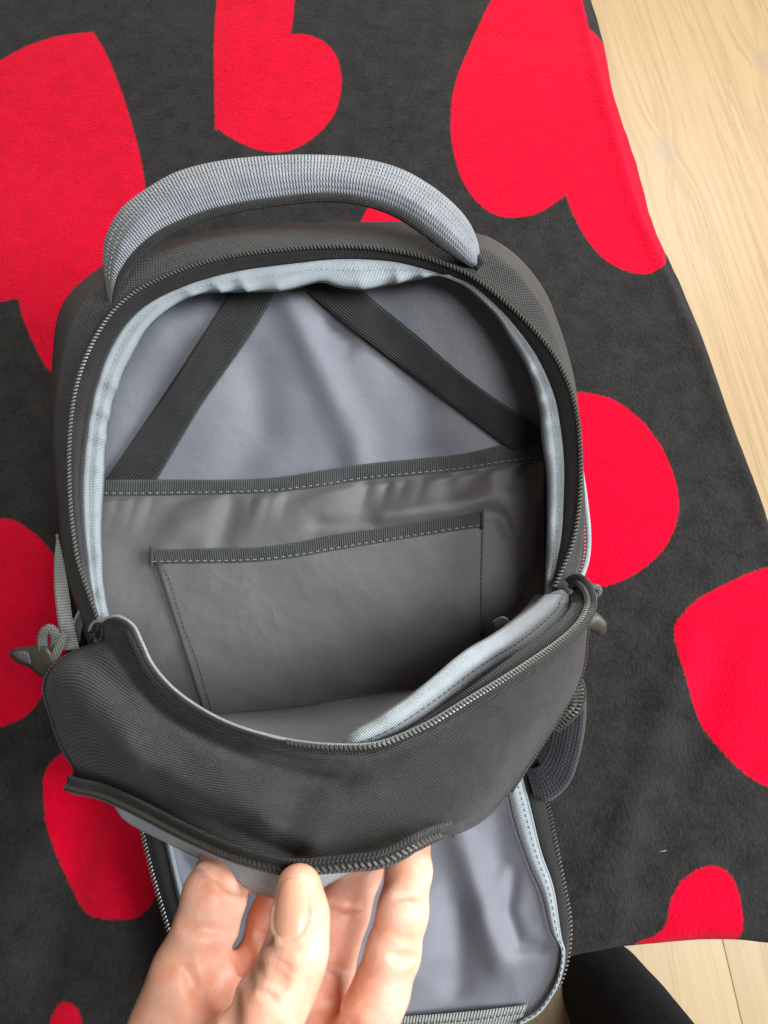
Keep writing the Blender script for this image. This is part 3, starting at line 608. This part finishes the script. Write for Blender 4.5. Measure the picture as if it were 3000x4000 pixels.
# folded over end of the binding and bunched lining at the right corner
patchx = np.stack([cat(disp([(1160, 1296, .463), (1185, 1282, .458), (1215, 1274, .450), (1228, 1290, .446)]), 24), cat(disp([(1168, 1312, .452), (1190, 1306, .448), (1212, 1312, .444), (1228, 1330, .440)]), 24)])
grid('binding_end', P(np.stack([patchx[0]*(1-w)+patchx[1]*w for w in np.linspace(0, 1, 6)])), M['binding'], fb, 0.0012)
# inner face of the front compartment: from the flap edge down to the bottom of the bag
up = [(420, 2440, .452), (560, 2560, .425), (700, 2730, .392), (905, 2846, .362), (1200, 2920, .342), (1450, 2925, .338), (1600, 2880, .345), (1850, 2740, .368), (2050, 2610, .40), (2180, 2440, .44), (2200, 2330, .462)]
md = [(440, 2520, .49), (580, 2660, .47), (720, 2780, .45), (905, 2830, .43), (1180, 2850, .42), (1400, 2830, .42), (1580, 2760, .42), (1780, 2640, .43), (1930, 2500, .45), (2060, 2380, .475), (2100, 2320, .49)]
dn = [(470, 2600, .53), (600, 2720, .535), (760, 2790, .537), (930, 2782, .537), (1130, 2765, .537), (1330, 2730, .537), (1500, 2705, .537), (1660, 2680, .537), (1850, 2560, .535), (2000, 2430, .53), (2080, 2340, .525)]
g4 = loft([up, md, dn], 110, 40); x, y = g4[..., 0], g4[..., 1]
g4[..., 2] += ridge(x, y, [(1350, 2730), (1420, 2900)], 50, -0.006) + ridge(x, y, [(1200, 2760), (1260, 2900)], 45, 0.005) + ridge(x, y, [(1960, 2420), (1900, 2520)], 35, -0.010) + ridge(x, y, [(1990, 2360), (2080, 2380)], 22, -0.012) + ridge(x, y, [(1900, 2440), (1840, 2560)], 26, 0.006)
grid('compartment_lining', P(g4), M['lining'], bag, 0.0008)
loop_px = cat([(1925, 2425, .462), (1960, 2408, .452), (1985, 2420, .447), (1975, 2450, .45), (1940, 2480, .458)], 30)
g5 = np.stack([loop_px + np.array([18*w, 26*w, 0.002*w]) for w in np.linspace(0, 1, 6)])
grid('inner_loop', P(g5), M['strap'], bag, 0.0010)
# lower zipper edge of the panel (mouth of the front pocket)
pzg = group_obj('pocket_zipper', bag)
L_px = L_px
LE = cat([(252, 3082, .374)] + L_px[:], 240); sL = np.linspace(0, 1, 240)
g6 = np.stack([off(LE, -w*26, -0.001-0.001*math.sin(w*3.1)) for w in np.linspace(0, 1, 6)])
keepn = int(np.argmax(LE[:, 0] > 1775))
grid('tape', P(np.stack([off(LE, (52-w*60)*sstep(1.0, 0.93, np.minimum(sL/sL[keepn], 1)), -0.0025-0.0015*math.sin(w*3.1)) for w in np.linspace(0, 1, 7)])[:, :keepn]), M['tape'], pzg, 0.0008)
teeth('zipper_teeth', P(off(LE, 14, -0.0042))[:keepn-7], M['coil'], pzg, 0.0023, 0.0018, 0.0015)
gl = np.stack([off(LE, 14-w*30, -0.0048) for w in (0, 1)])
tube('zipper_piping', P(off(LE, 50, -0.0036))[:keepn], 0.0010, M['tape'], pzg, 8)
lo0 = [(430, 3130, .350), (560, 3205, .330), (740, 3295, .301), (920, 3370, .280), (1085, 3415, .270), (1200, 3420, .268), (1300, 3410, .268), (1400, 3395, .270)]
lo1 = [(450, 3160, .350), (510, 3222, .340), (755, 3345, .303), (900, 3425, .283), (970, 3475, .277), (1075, 3510, .274), (1200, 3500, .275), (1300, 3445, .275)]
g7 = loft([lo0, lo1], 70, 8); g7[..., 2] += 0.0016*np.sin(np.linspace(0, 22, 70))[None]*np.linspace(0, 1, 8)[:, None]
grid('pocket_binding', P(g7), M['binding'], bag, 0.0012)

# ------------------------------------------------------------------ opened front pocket flap hanging below
flap = group_obj('pocket_flap', bag)
FLt = [(530, 3000, .500), (535, 3120, .503), (551, 3233, .503), (590, 3400, .500), (646, 3595, .494), (700, 3780, .486), (770, 3920, .480), (880, 4010, .475)]
FRt = [(2070, 2890, .500), (2086, 2942, .500), (2124, 3064, .502), (2164, 3258, .502), (2208, 3482, .494), (2226, 3596, .489), (2221, 3716, .483), (2193, 3825, .478), (2150, 3890, .475)]
FRo = [(2010, 2940, .496), (2027, 3002, .496), (2064, 3139, .497), (2109, 3323, .496), (2159, 3472, .489), (2188, 3656, .480), (2203, 3722, .476), (2185, 3825, .473), (2142, 3908, .470), (2098, 3960, .468), (2030, 4000, .467)]
FRi = [(1930, 2950, .500), (1975, 3079, .498), (2009, 3218, .498), (2064, 3378, .495), (2114, 3497, .489), (2149, 3636, .481), (2190, 3716, .476), (2178, 3822, .474), (2134, 3905, .4715), (2090, 3955, .470), (2020, 3993, .469)]
FLo = [(600, 3000, .500), (618, 3150, .503), (635, 3255, .502), (665, 3390, .498), (700, 3540, .493), (745, 3700, .486), (820, 3850, .480), (930, 3960, .475)]
FLi = [(640, 3000, .502), (660, 3160, .504), (672, 3270, .503), (698, 3400, .499), (735, 3540, .494), (785, 3690, .487), (860, 3830, .481), (960, 3930, .476)]
def strip(a, b, name, mat, parent, n=90, m=6, crown=0.0015, thick=0.001):
    A, B = cat(a, n), cat(b, n); w = np.linspace(0, 1, m); q = np.stack([A*(1-k_)+B*k_ for k_ in w]); q[..., 2] -= crown*np.sin(w*math.pi)[:, None]
    return grid(name, P(q), mat, parent, thick), q
# lining sheet: Coons patch between the two bindings
top = cat([(645, 3000, .505), (900, 2990, .505), (1300, 2980, .505), (1700, 2960, .503), (1930, 2950, .502)], 120)
botm = cat([(960, 3930, .478), (1200, 3980, .476), (1500, 4000, .475), (1800, 4000, .473), (2020, 3993, .471)], 120)
g = coons(top, botm, cat(FLi, 100), cat(FRi, 100)); x, y = g[..., 0], g[..., 1]
sA = np.linspace(0, 1, 120)[None]; tA = np.linspace(0, 1, 100)[:, None]; env = np.sin(sA*math.pi)**0.5*np.sin(tA*math.pi)**0.4
g[..., 2] += env*(0.010*np.ones_like(x) + ridge(x, y, [(1760, 3150), (1830, 3350), (1900, 3600), (1960, 3760)], 62, -0.010) + ridge(x, y, [(2010, 3400), (1985, 3560), (2030, 3690), (2110, 3700)], 30, 0.006)
     + ridge(x, y, [(1650, 3500), (1600, 3800)], 90, -0.006) + ridge(x, y, [(1800, 3550), (1790, 3850)], 60, 0.006) + ridge(x, y, [(690, 3330), (760, 3420)], 30, 0.006) + ridge(x, y, [(1950, 3200), (1960, 3350)], 50, 0.006) + 0.003*fnoise(x/1000, y/1000, 6, 77, 2))
grid('lining', P(g), M['lining'], flap, 0.001)
hem, q = strip([(1200, 3960, .4745), (1500, 3972, .4735), (1800, 3955, .4715), (2060, 3925, .4705)], [(1200, 4040, .4745), (1500, 4050, .4735), (1800, 4040, .4715), (2030, 4005, .468)], 'hem_tape', M['strap'], flap, 60)
stitches('stitching', P(q[2]) + (CAM-P(q[2]))*0.004, M['darkthread'], flap)
fb2, q = strip(FRo, FRi, 'binding', M['binding'], flap, 110, 8, 0.004)
st = P(q[2]); stitches('stitching', st + (CAM-st)*0.0015, M['darkthread'], flap, 0.004, 0.0026, 0.0003, 0.0002)
tube('binding_edge', P(cat(FRo, 110)), 0.0009, M['binding'], flap, 6)
strip(FLo, FLi, 'binding', M['binding'], flap, 90, 8, 0.004)
FRo_t = [(x+3, y, d+0.001) for x, y, d in FRo[:9]]
strip(FRt, FRo_t, 'zipper_tape', M['tape'], flap, 100, 8, 0.002)
strip(FLt, FLo, 'zipper_tape', M['tape'], flap, 90, 8, 0.002)
teeth('zipper_teeth', P(cat([(x, y, d-0.0015) for x, y, d in FRt], 120)), M['coil'], flap, 0.0026, 0.003, 0.0018)
teeth('zipper_teeth', P(cat([(x, y, d-0.0015) for x, y, d in FLt], 120)), M['coil'], flap, 0.0026, 0.003, 0.0018)
# outer skin of the flap (its black outside, under the lining)
oc = coons(cat([(a, b, c+.006) for a, b, c in [(530, 3000, .505), (1300, 2980, .505), (2070, 2890, .505)]], 60), cat([(880, 4010, .480), (1300, 4060, .482), (1800, 4060, .480), (2150, 3890, .480)], 60), cat([(a, b, c+.006) for a, b, c in FLt], 50), cat([(a, b, c+.006) for a, b, c in FRt], 50))
oc[..., 2] += 0.016*np.sin(np.linspace(0, math.pi, 60))[None]*np.sin(np.linspace(0.1, math.pi-.1, 50))[:, None]
grid('outer_face', P(oc), M['shell'], flap, 0.001)

# ------------------------------------------------------------------ side mesh pocket, right
sp_ = group_obj('side_pocket', bag)
a = [(2225, 2560, .505), (2262, 2640, .492), (2288, 2730, .486), (2284, 2850, .486), (2262, 2960, .486), (2225, 3060, .488), (2150, 3128, .492), (2080, 3110, .498)]
m_ = [(2205, 2600, .494), (2232, 2680, .485), (2244, 2760, .482), (2234, 2870, .482), (2212, 2960, .483), (2180, 3040, .485), (2125, 3085, .488), (2075, 3080, .492)]
b = [(2150, 2640, .500), (2160, 2720, .490), (2160, 2800, .487), (2150, 2900, .488), (2130, 2950, .489), (2105, 2990, .490), (2080, 3000, .492), (2050, 3000, .496)]
bk = [(2230, 2570, .53), (2270, 2650, .53), (2280, 2730, .53), (2270, 2850, .53), (2240, 2960, .525), (2200, 3050, .52), (2140, 3110, .515), (2080, 3100, .512)]
g = loft([bk, a, m_, b], 80, 40); grid('mesh_pouch', P(g), M['meshpocket'], sp_, 0.001)
zc = cat([(2252, 2652, .484), (2268, 2700, .475), (2255, 2760, .469), (2215, 2805, .468), (2165, 2845, .472)], 60)
tube('zipper_cord', P(off(zc, 10, 0.0015)), 0.0022, M['tape'], sp_, 8)
teeth('zipper_teeth', P(zc), M['coil'], sp_, 0.0024, 0.0045, 0.002)
teeth('zipper_teeth', P(off(zc, -16, 0.001)), M['coil'], sp_, 0.0024, 0.0035, 0.002)
# rear compartment zipper peeking out past the right rim
rz = cat([(2262, 1830, .492), (2280, 1950, .492), (2293, 2080, .492), (2288, 2180, .491), (2262, 2262, .488), (2240, 2310, .486)], 70)
rzg = group_obj('rear_zipper', bag)
tube('light_edge', P(off(rz, 5, 0.001)), 0.0019, M['binding'], rzg, 8)
teeth('zipper_teeth', P(off(rz, -14, -0.001)), M['coil'], rzg, 0.0024, 0.0034, 0.002)
strip([tuple(q) for q in off(rz, -10, 0)[::8]], [tuple(q) for q in off(rz, -75, 0.006)[::8]], 'tape', M['tape'], rzg, 50)

# ------------------------------------------------------------------ handle
hA = [(p[0], p[1], p[2]) for p in disp([(232, 640, .497), (224, 590, .492), (222, 545, .487), (233, 498, .483), (262, 450, .480), (312, 410, .478), (382, 371, .477), (470, 348, .477), (570, 337, .477), (680, 334, .477), (780, 342, .477), (862, 363, .478), (930, 400, .480), (982, 442, .483), (1016, 484, .487), (1034, 530, .492), (1036, 560, .497)])]
hB = disp([(240, 655, .494), (243, 605, .484), (254, 560, .477), (277, 510, .472), (312, 470, .469), (365, 433, .467), (425, 410, .466), (500, 394, .466), (580, 384, .466), (680, 380, .466), (770, 388, .466), (840, 407, .467), (895, 437, .469), (945, 475, .472), (985, 513, .477), (1016, 545, .485), (1030, 572, .494)])
hC = disp([(243, 665, .497), (252, 630, .489), (268, 590, .483), (298, 550, .479), (343, 512, .477), (395, 486, .476), (455, 464, .475), (520, 449, .475), (590, 438, .475), (680, 428, .475), (750, 430, .475), (815, 444, .476), (868, 467, .477), (920, 502, .479), (962, 534, .483), (1000, 562, .489), (1024, 578, .497)])
nH = 130
A, B, Cc = cat(hA, nH), cat(hB, nH), cat(hC, nH); Dd = A.copy(); Dd[:, :2] = 0.45*A[:, :2]+0.55*Cc[:, :2]; Dd[:, 2] = np.maximum(A[:, 2], Cc[:, 2])+0.012
sec = []
def mid(a, b, w, lift): q = a*(1-w)+b*w; q[:, 2] += lift; return q
sec = [A, mid(A, B, .30, -.0010), mid(A, B, .80, -.0008), mid(A, B, .97, -.0002), mid(B, Cc, .05, .0002), mid(B, Cc, .35, -.0006), mid(B, Cc, .72, -.0004), mid(B, Cc, .9, .001), mid(Cc, Dd, .25, .001), Dd, mid(Dd, A, .5, .002)]
hg = P(np.stack([cat(np.stack([q[i] for q in sec]), 28, True) for i in range(nH)], 1))
hs = np.linspace(0, 1, nH)[None]
handle = group_obj('handle', bag)
hg2 = np.concatenate([hg, hg[:1]])
grid('webbing', hg2, M['webbing'], handle, 0)
pd = P(mid(B, Cc, .97, .0003)); tube('padding_edge', pd, np.interp(np.linspace(0, 1, nH), [0, .08, .9, 1], [.0012, .0032, .0032, .0012]), M['padding'], handle, 12)
for e_ in (disp([(1012, 540, .4935), (1030, 556, .4925), (1046, 574, .494)]), disp([(232, 640, .4955), (242, 655, .4945), (256, 668, .496)])):
    c_ = cat(e_, 20); tab, q = strip([tuple(z) for z in off(c_, 16, 0)[::3]], [tuple(z) for z in off(c_, -34, 0.002)[::3]], 'sewn_end', M['tape'], handle, 24, 6, 0.001, 0.0012)
    for r_ in (1, 4): stitches('stitching', P(q[r_]) + (CAM-P(q[r_]))*0.003, M['darkthread'], handle, 0.002, 0.0014, 0.0003, 0.0002)
for w in (.30, .62):
    q = P(mid(A, B, w, -.0022)); stitches('stitching', q[6:-6] + (CAM-q[6:-6])*0.0008, M['thread'], handle, 0.0034, 0.0024, 0.00025, 0.0002)

# ------------------------------------------------------------------ straps and zipper pulls
a = [(222, 2085, .492), (212, 2180, .484), (212, 2300, .478), (222, 2400, .472), (232, 2480, .466), (240, 2540, .46)]
b = [(228, 2086, .494), (248, 2180, .486), (268, 2300, .480), (282, 2400, .474), (298, 2480, .468), (310, 2530, .46)]
strip(a, b, 'side_strap', M['strap'], bag, 50, 6, 0.001, 0.0016)
strip([(312, 2378, .482), (292, 2420, .478), (282, 2455, .475), (284, 2500, .472)], [(330, 2392, .486), (330, 2430, .484), (322, 2470, .482), (315, 2510, .478)], 'side_strap', M['edge'], bag, 30, 5, 0.001, 0.0016)
tube('strap_edge', P(cat([(316, 2376, .480), (294, 2418, .476), (283, 2455, .473)], 20)), 0.0009, M['strap'], bag, 6)
def leaf(name, pts, rad, parent, flat=0.55):
    p = cat(pts, 40); q = P(p); r = np.interp(np.linspace(0, 1, 40), np.linspace(0, 1, len(rad)), rad)
    return tube(name, q, r, M['rubber'], parent, 16, flat)
pl = group_obj('zipper_pull', bag)
strip([(34, 2548, .444), (58, 2534, .441), (105, 2528, .438), (160, 2523, .435), (190, 2545, .434), (212, 2590, .436)], [(35, 2556, .446), (64, 2588, .445), (112, 2606, .443), (140, 2630, .442), (176, 2652, .442), (205, 2660, .443)], 'rubber_grip', M['rubber'], pl, 50, 9, 0.0012, 0.002)
strip([(44, 2550, .4405), (66, 2544, .438), (100, 2548, .436), (112, 2570, .436)], [(46, 2556, .442), (72, 2578, .440), (98, 2590, .439), (116, 2598, .439)], 'grip_inset', M['edge'], pl, 24, 5, 0.0008, 0.0012)
tube('cord_loop', P(cat([(170, 2545, .438), (164, 2505, .436), (172, 2470, .434), (194, 2456, .434), (212, 2474, .436), (214, 2508, .440), (204, 2540, .443)], 40)), 0.0030, M['cord'], pl, 10, 0.5)
tube('cord_loop', P(cat([(246, 2474, .444), (237, 2512, .440), (222, 2545, .438), (205, 2580, .438)], 30)), 0.0029, M['cord'], pl, 10, 0.5)
pr = group_obj('zipper_pull', bag)
tube('cord_loop', P(cat([(2285, 2322, .452), (2305, 2298, .450), (2330, 2294, .450), (2340, 2308, .451), (2326, 2324, .452), (2298, 2334, .454)], 40)), 0.0021, M['cord'], pr, 8)
leaf('rubber_grip', [(2285, 2420, .443), (2315, 2425, .444), (2340, 2448, .446), (2350, 2478, .448)], [.004, .0058, .0052, .002], pr, 0.45)
tube('slider', P(cat([(2262, 2300, .448), (2285, 2330, .442), (2296, 2370, .436)], 12)), [.0025]*12, M['metal'], pr, 8)

# ------------------------------------------------------------------ person: hand pinching the flap, trouser leg below
person = thing('person', 'bare hand pinching the open flap, dark trouser leg standing below the blanket edge', 'person')
def pt(x, y, d): return P(np.array([x, y, d], float))
def px2m(px, d): return px*d/F
fingers = {
 'index':  [((742, 3800, .277), .0128), ((800, 3640, .280), .0124), ((838, 3500, .284), .0124), ((878, 3405, .298), .0116), ((1005, 3378, .311), .0098), ((1130, 3415, .292), .0084)],
 'middle': [((1010, 3860, .290), .0118), ((1075, 3600, .297), .0112), ((1130, 3430, .312), .0104), ((1190, 3310, .330), .0090)],
 'ring':   [((1215, 3990, .288), .0116), ((1275, 3790, .290), .0110), ((1340, 3560, .295), .0108), ((1400, 3400, .308), .0100), ((1450, 3270, .325), .0088)],
 'little': [((1400, 4120, .264), .0112), ((1488, 3869, .263), .0103), ((1535, 3720, .265), .0099), ((1573, 3560, .269), .0093), ((1597, 3400, .281), .0088), ((1608, 3270, .298), .0078)],
}
thumb = [(p_, r_*0.92) for p_, r_ in [((830, 4420, .250), .0200), ((998, 4015, .240), .0142), ((1078, 3890, .241), .0124), ((1130, 3790, .243), .0113), ((1162, 3700, .245), .0106), ((1174, 3580, .2475), .0098), ((1167, 3470, .250), .0087)]]
palm = [((735, 3800, .278), .0130, (665, 4040, .274), .0135), ((665, 4040, .274), .0135, (700, 4450, .280), .016), ((1010, 3870, .291), .0125, (950, 4450, .290), .016), ((1215, 3990, .289), .0125, (1080, 4500, .290), .016), ((1400, 4120, .268), .012, (1220, 4520, .285), .016),
        ((780, 3900, .280), .012, (1000, 3960, .286), .0125), ((1000, 3960, .286), .0125, (1350, 4160, .276), .012), ((800, 4150, .278), .014, (1300, 4300, .28), .014), ((850, 4400, .28), .018, (1250, 4480, .285), .018), ((900, 4500, .285), .024, (720, 4950, .305), .026), ((1050, 4500, .287), .024, (870, 4980, .305), .026),
        ((760, 3850, .276), .0105, (880, 4150, .262), .0130), ((640, 4200, .276), .0135, (860, 4450, .268), .018)]
allp = [pt(*p) for ch in list(fingers.values())+[thumb] for p, r in ch] + [pt(*p[0]) for p in palm] + [pt(*p[2]) for p in palm]
lo = np.min(allp, 0)-0.029; hi = np.max(allp, 0)+0.029
vx = 0.0009
ax = [np.arange(lo[k_], hi[k_], vx) for k_ in range(3)]
GX, GY, GZ = [q.astype(np.float32) for q in np.meshgrid(*ax, indexing='ij')]
def cone(a, ra, b, rb):
    a = a.astype(np.float32); b = b.astype(np.float32); ab = b-a
    t_ = np.clip(((GX-a[0])*ab[0]+(GY-a[1])*ab[1]+(GZ-a[2])*ab[2])/(ab@ab), 0, 1)
    return np.sqrt((GX-a[0]-t_*ab[0])**2+(GY-a[1]-t_*ab[1])**2+(GZ-a[2]-t_*ab[2])**2) - (ra+t_*(rb-ra))
def smin(a, b, k_): 
    h = np.maximum(k_-np.abs(a-b), 0)/k_; return np.minimum(a, b)-h*h*k_*0.25
def chain(ch, k_=0.003):
    o = None
    for (p, r), (q, r2) in zip(ch[:-1], ch[1:]):
        c = cone(pt(*p), r, pt(*q), r2); o = c if o is None else smin(o, c, k_)
    return o
pal = None
for p, r, q, r2 in palm:
    c = cone(pt(*p), r, pt(*q), r2); pal = c if pal is None else smin(pal, c, 0.014)
fing = None
for nme, ch in fingers.items():
    c = chain(ch); fing = c if fing is None else smin(fing, c, 0.0015)
th = chain(thumb, 0.005)
sdf = np.minimum(smin(pal, fing, 0.006), smin(pal, th, 0.005))
# skin folds: lines pressed into the surface (positive) or raised (negative)
def surf(x, y, guess):                       # depth of the hand's surface under a pixel
    ds = np.linspace(guess-0.04, guess+0.04, 160); q = P(np.column_stack([np.full(160, x), np.full(160, y), ds]))
    ii = ((q-lo)/vx).round().astype(int); ok = ((ii >= 0) & (ii < np.array(GX.shape))).all(1)
    vals = np.where(ok, sdf[tuple(np.clip(ii, 0, np.array(GX.shape)-1).T)], 1.0)
    h = np.nonzero(vals < 0)[0]; return ds[h[0]] if len(h) else guess
folds = [([(700, 3625), (780, 3632), (850, 3640), (915, 3650)], .0014, .0016), ([(790, 3375), (850, 3425), (910, 3468), (985, 3490)], .0020, .0018),
         ([(1520, 3728), (1570, 3738), (1625, 3735)], .0010, .0013), ([(1525, 3745), (1570, 3755), (1615, 3752)], .0006, .0010), ([(1545, 3500), (1600, 3502), (1655, 3498)], .0010, .0013),
         ([(1275, 3770), (1330, 3790), (1375, 3800)], .0010, .0014), ([(1280, 3520), (1340, 3545), (1420, 3550)], .0008, .0013), ([(1000, 3645), (1040, 3660), (1075, 3668)], .0016, .0016),
         ([(830, 3720), (870, 3830), (890, 3960), (880, 4100)], .0030, .0042), ([(720, 3770), (760, 3860), (800, 3920)], .0012, .0025), ([(905, 3690), (950, 3780), (975, 3860)], .0022, .0030),
         ([(960, 3700), (1000, 3760), (1020, 3820)], .0012, .002),
         ([(1040, 3775), (1085, 3800), (1130, 3835)], .0008, .0013), ([(1030, 3815), (1075, 3838), (1120, 3865)], .0009, .0014), ([(1060, 3745), (1110, 3770), (1150, 3795)], .0006, .0011), ([(1010, 3870), (1050, 3890), (1090, 3905)], .0006, .0012),
         ([(1330, 3890), (1400, 3960), (1450, 4010)], -.0015, .004)]
for ln, am, sg in folds:
    am *= 2.0
    q = cat(ln, 26); prev = None
    d3 = [surf(a, b, .265) for a, b in q]; d3 = np.convolve(np.r_[d3[0], d3[0], d3, d3[-1], d3[-1]], np.ones(5)/5, 'valid')
    w3 = P(np.column_stack([q, d3])); wt = np.sin(np.linspace(0.15, math.pi-0.15, 26))
    sub_lo = w3.min(0)-4*sg; sub_hi = w3.max(0)+4*sg
    i0 = np.clip(((sub_lo-lo)/vx).astype(int), 0, None); i1 = ((sub_hi-lo)/vx).astype(int)+1
    sl3 = tuple(slice(a, b) for a, b in zip(i0, i1)); gx, gy, gz = GX[sl3], GY[sl3], GZ[sl3]; e = np.zeros_like(gx)
    for c, w_ in zip(w3, wt): e = np.maximum(e, w_*np.exp(-((gx-c[0])**2+(gy-c[1])**2+(gz-c[2])**2)/sg**2))
    sdf[sl3] += am*e
# nail bed on the thumb
tip = pt(1167, 3470, .250); ip = pt(1160, 3700, .245); T_ = (tip-ip)/np.linalg.norm(tip-ip)
mc = pt(1171, 3508, .2492); toC = CAM-mc; toC /= np.linalg.norm(toC); B_ = np.cross(T_, toC); B_ /= np.linalg.norm(B_); N_ = np.cross(B_, T_)
if (B_ @ RT) < 0: B_ = -B_
ang0 = math.radians(-22); Nn = N_*math.cos(ang0) + B_*math.sin(ang0); Bn = np.cross(T_, Nn)
if (Bn @ RT) < 0: Bn = -Bn
sdf0 = sdf.copy(); dims = np.array(sdf.shape)-2
def samp(p):
    q = (p-lo)/vx; i = np.clip(q.astype(int), 0, dims); f_ = q-i; o = 0.0
    for a in (0, 1):
        for b in (0, 1):
            for c in (0, 1): o += sdf0[i[0]+a, i[1]+b, i[2]+c]*(f_[0] if a else 1-f_[0])*(f_[1] if b else 1-f_[1])*(f_[2] if c else 1-f_[2])
    return o
def nail_pt(u, v, lift):                    # u across -1..1, v along 0 (root) .. 1 (tip), laid on the skin
    half = math.radians(47); a = u*half; w = v*0.0205 - 0.0120; c = mc + T_*w; dr_ = Nn*math.cos(a) + Bn*math.sin(a)
    r0, r1 = 0.001, 0.016
    for _ in range(18):
        rm = (r0+r1)/2
        if samp(c+dr_*rm) < 0: r0 = rm
        else: r1 = rm
    return c + dr_*(r0+lift)
outl = [nail_pt(1.06*math.cos(a), 0.5+0.5*math.sin(a), 0.0006) for a in np.linspace(0, 2*math.pi, 60)]
for c in outl[29:] + outl[:2]:
    i0 = np.clip(((c-0.006-lo)/vx).astype(int), 0, None); i1 = ((c+0.006-lo)/vx).astype(int)+1
    sl3 = tuple(slice(a, b) for a, b in zip(i0, i1))
    sdf[sl3] -= 0.00042*np.exp(-((GX[sl3]-c[0])**2+(GY[sl3]-c[1])**2+(GZ[sl3]-c[2])**2)/0.0015**2)
def surface_nets(f, lo, h):
    s = f < 0; nx, ny, nz = f.shape
    c = [s[i:nx-1+i, j:ny-1+j, l:nz-1+l] for i in (0, 1) for j in (0, 1) for l in (0, 1)]
    cnt = sum(q.astype(np.int8) for q in c); act = (cnt > 0) & (cnt < 8); idx = -np.ones(act.shape, int); cells = np.argwhere(act); idx[act] = np.arange(len(cells))
    acc = np.zeros((len(cells), 3)); num = np.zeros(len(cells)); co = [(i, j, l) for i in (0, 1) for j in (0, 1) for l in (0, 1)]
    vals = [f[cells[:, 0]+i, cells[:, 1]+j, cells[:, 2]+l] for i, j, l in co]
    for a in range(8):
        for b in range(a+1, 8):
            if sum(abs(co[a][k_]-co[b][k_]) for k_ in range(3)) != 1: continue
            va, vb = vals[a], vals[b]; m = (va < 0) != (vb < 0); t_ = np.where(m, va/np.where(m, va-vb, 1), 0)
            p = np.array(co[a])[None] + t_[:, None]*(np.array(co[b])-np.array(co[a]))[None]
            acc += p*m[:, None]; num += m
    V = lo + (cells + acc/num[:, None])*h; Q = []
    for axn in range(3):
        sh = [slice(None)]*3; s0 = [slice(1, -1)]*3; s0[axn] = slice(0, -1); s1 = [slice(1, -1)]*3; s1[axn] = slice(1, None)
        a, b = s[tuple(s0)], s[tuple(s1)]; e = np.argwhere(a != b); fl = a[tuple(e.T)]
        off_ = np.array([1, 1, 1]); off_[axn] = 0; e = e + off_
        o1, o2 = [k_ for k_ in range(3) if k_ != axn]
        d1 = np.zeros(3, int); d1[o1] = 1; d2 = np.zeros(3, int); d2[o2] = 1
        q = np.stack([idx[tuple((e-d1-d2).T)], idx[tuple((e-d2).T)], idx[tuple(e.T)], idx[tuple((e-d1).T)]], 1)
        if axn == 1: fl = ~fl
        q[~fl] = q[~fl][:, ::-1]; Q.append(q)
    return V, np.vstack(Q)
hv_, hq = surface_nets(sdf, lo, vx)
hand = mesh('hand', hv_, hq, M['skin'], person)
nu, nv = 17, 21; V = []
for j in range(nv):
    for i in range(nu):
        v_ = j/(nv-1); y_ = 2*v_-1; w_ = math.sqrt(max(0, 1-abs(y_)**2.6)) if y_ < 0 else math.sqrt(max(0, 1-abs(y_)**3.2))
        u_ = (2*i/(nu-1)-1)*max(w_, 0.02); V.append(nail_pt(u_, min(v_, 0.97), 0.00040 - 0.0006*(abs(2*i/(nu-1)-1)**4) - 0.0006*(max(0, -y_)**6)))
nail = grid('thumb_nail', np.array(V).reshape(nv, nu, 3), M['nail'], hand, 0.0006)

# leg
lp = cat([tuple(q) for q in [P(np.array([2250, 3560, .955])), P(np.array([2290, 3720, .93])), P(np.array([2375, 3880, .87])), P(np.array([2460, 4030, .81])), P(np.array([2620, 4350, .70])), P(np.array([2760, 4700, .60]))]], 60)
rad = np.interp(np.linspace(0, 1, 60), [0, .15, .4, .7, 1], [.044, .047, .060, .070, .076])
an = np.linspace(0, 2*math.pi, 48, endpoint=False); V = []
t_, b_, n_ = frames(lp)
for i in range(60):
    for a in an:
        r = rad[i]*(1+0.03*math.sin(2*a+i*0.07)+0.012*math.sin(3*a-i*0.16)); V.append(lp[i]+r*(math.cos(a)*b_[i]+math.sin(a)*n_[i]))
I = np.arange(60*48).reshape(60, 48); J = np.roll(I, -1, 1); f = [tuple(q) for q in np.stack([I[:-1], J[:-1], J[1:], I[1:]], -1).reshape(-1, 4)] + [tuple(I[0][::-1]), tuple(I[-1])]
uvl = [(i*0.01, j*0.008) for i in range(60) for j in range(48)]
mesh('trouser_leg', V, f, M['trouser'], person, True, uvl)

# ------------------------------------------------------------------ lint on the blanket
def lint(x, y, l, ang, label):
    c = on_plane(x, y, 0.0045); q = np.array([c + np.array([math.cos(ang)*w, math.sin(ang)*w, 0.0015*math.sin((w/l+0.5)*3.1)]) for w in np.linspace(-l/2, l/2, 8)])
    o = tube('lint', q, 0.00025, M['lint'], None, 5); o['label'] = label; o['category'] = 'lint'; o['group'] = 'lint on the blanket'
lint(2588, 3324, 0.005, 0.1, 'tiny pale thread of lint right of the opened pocket flap')
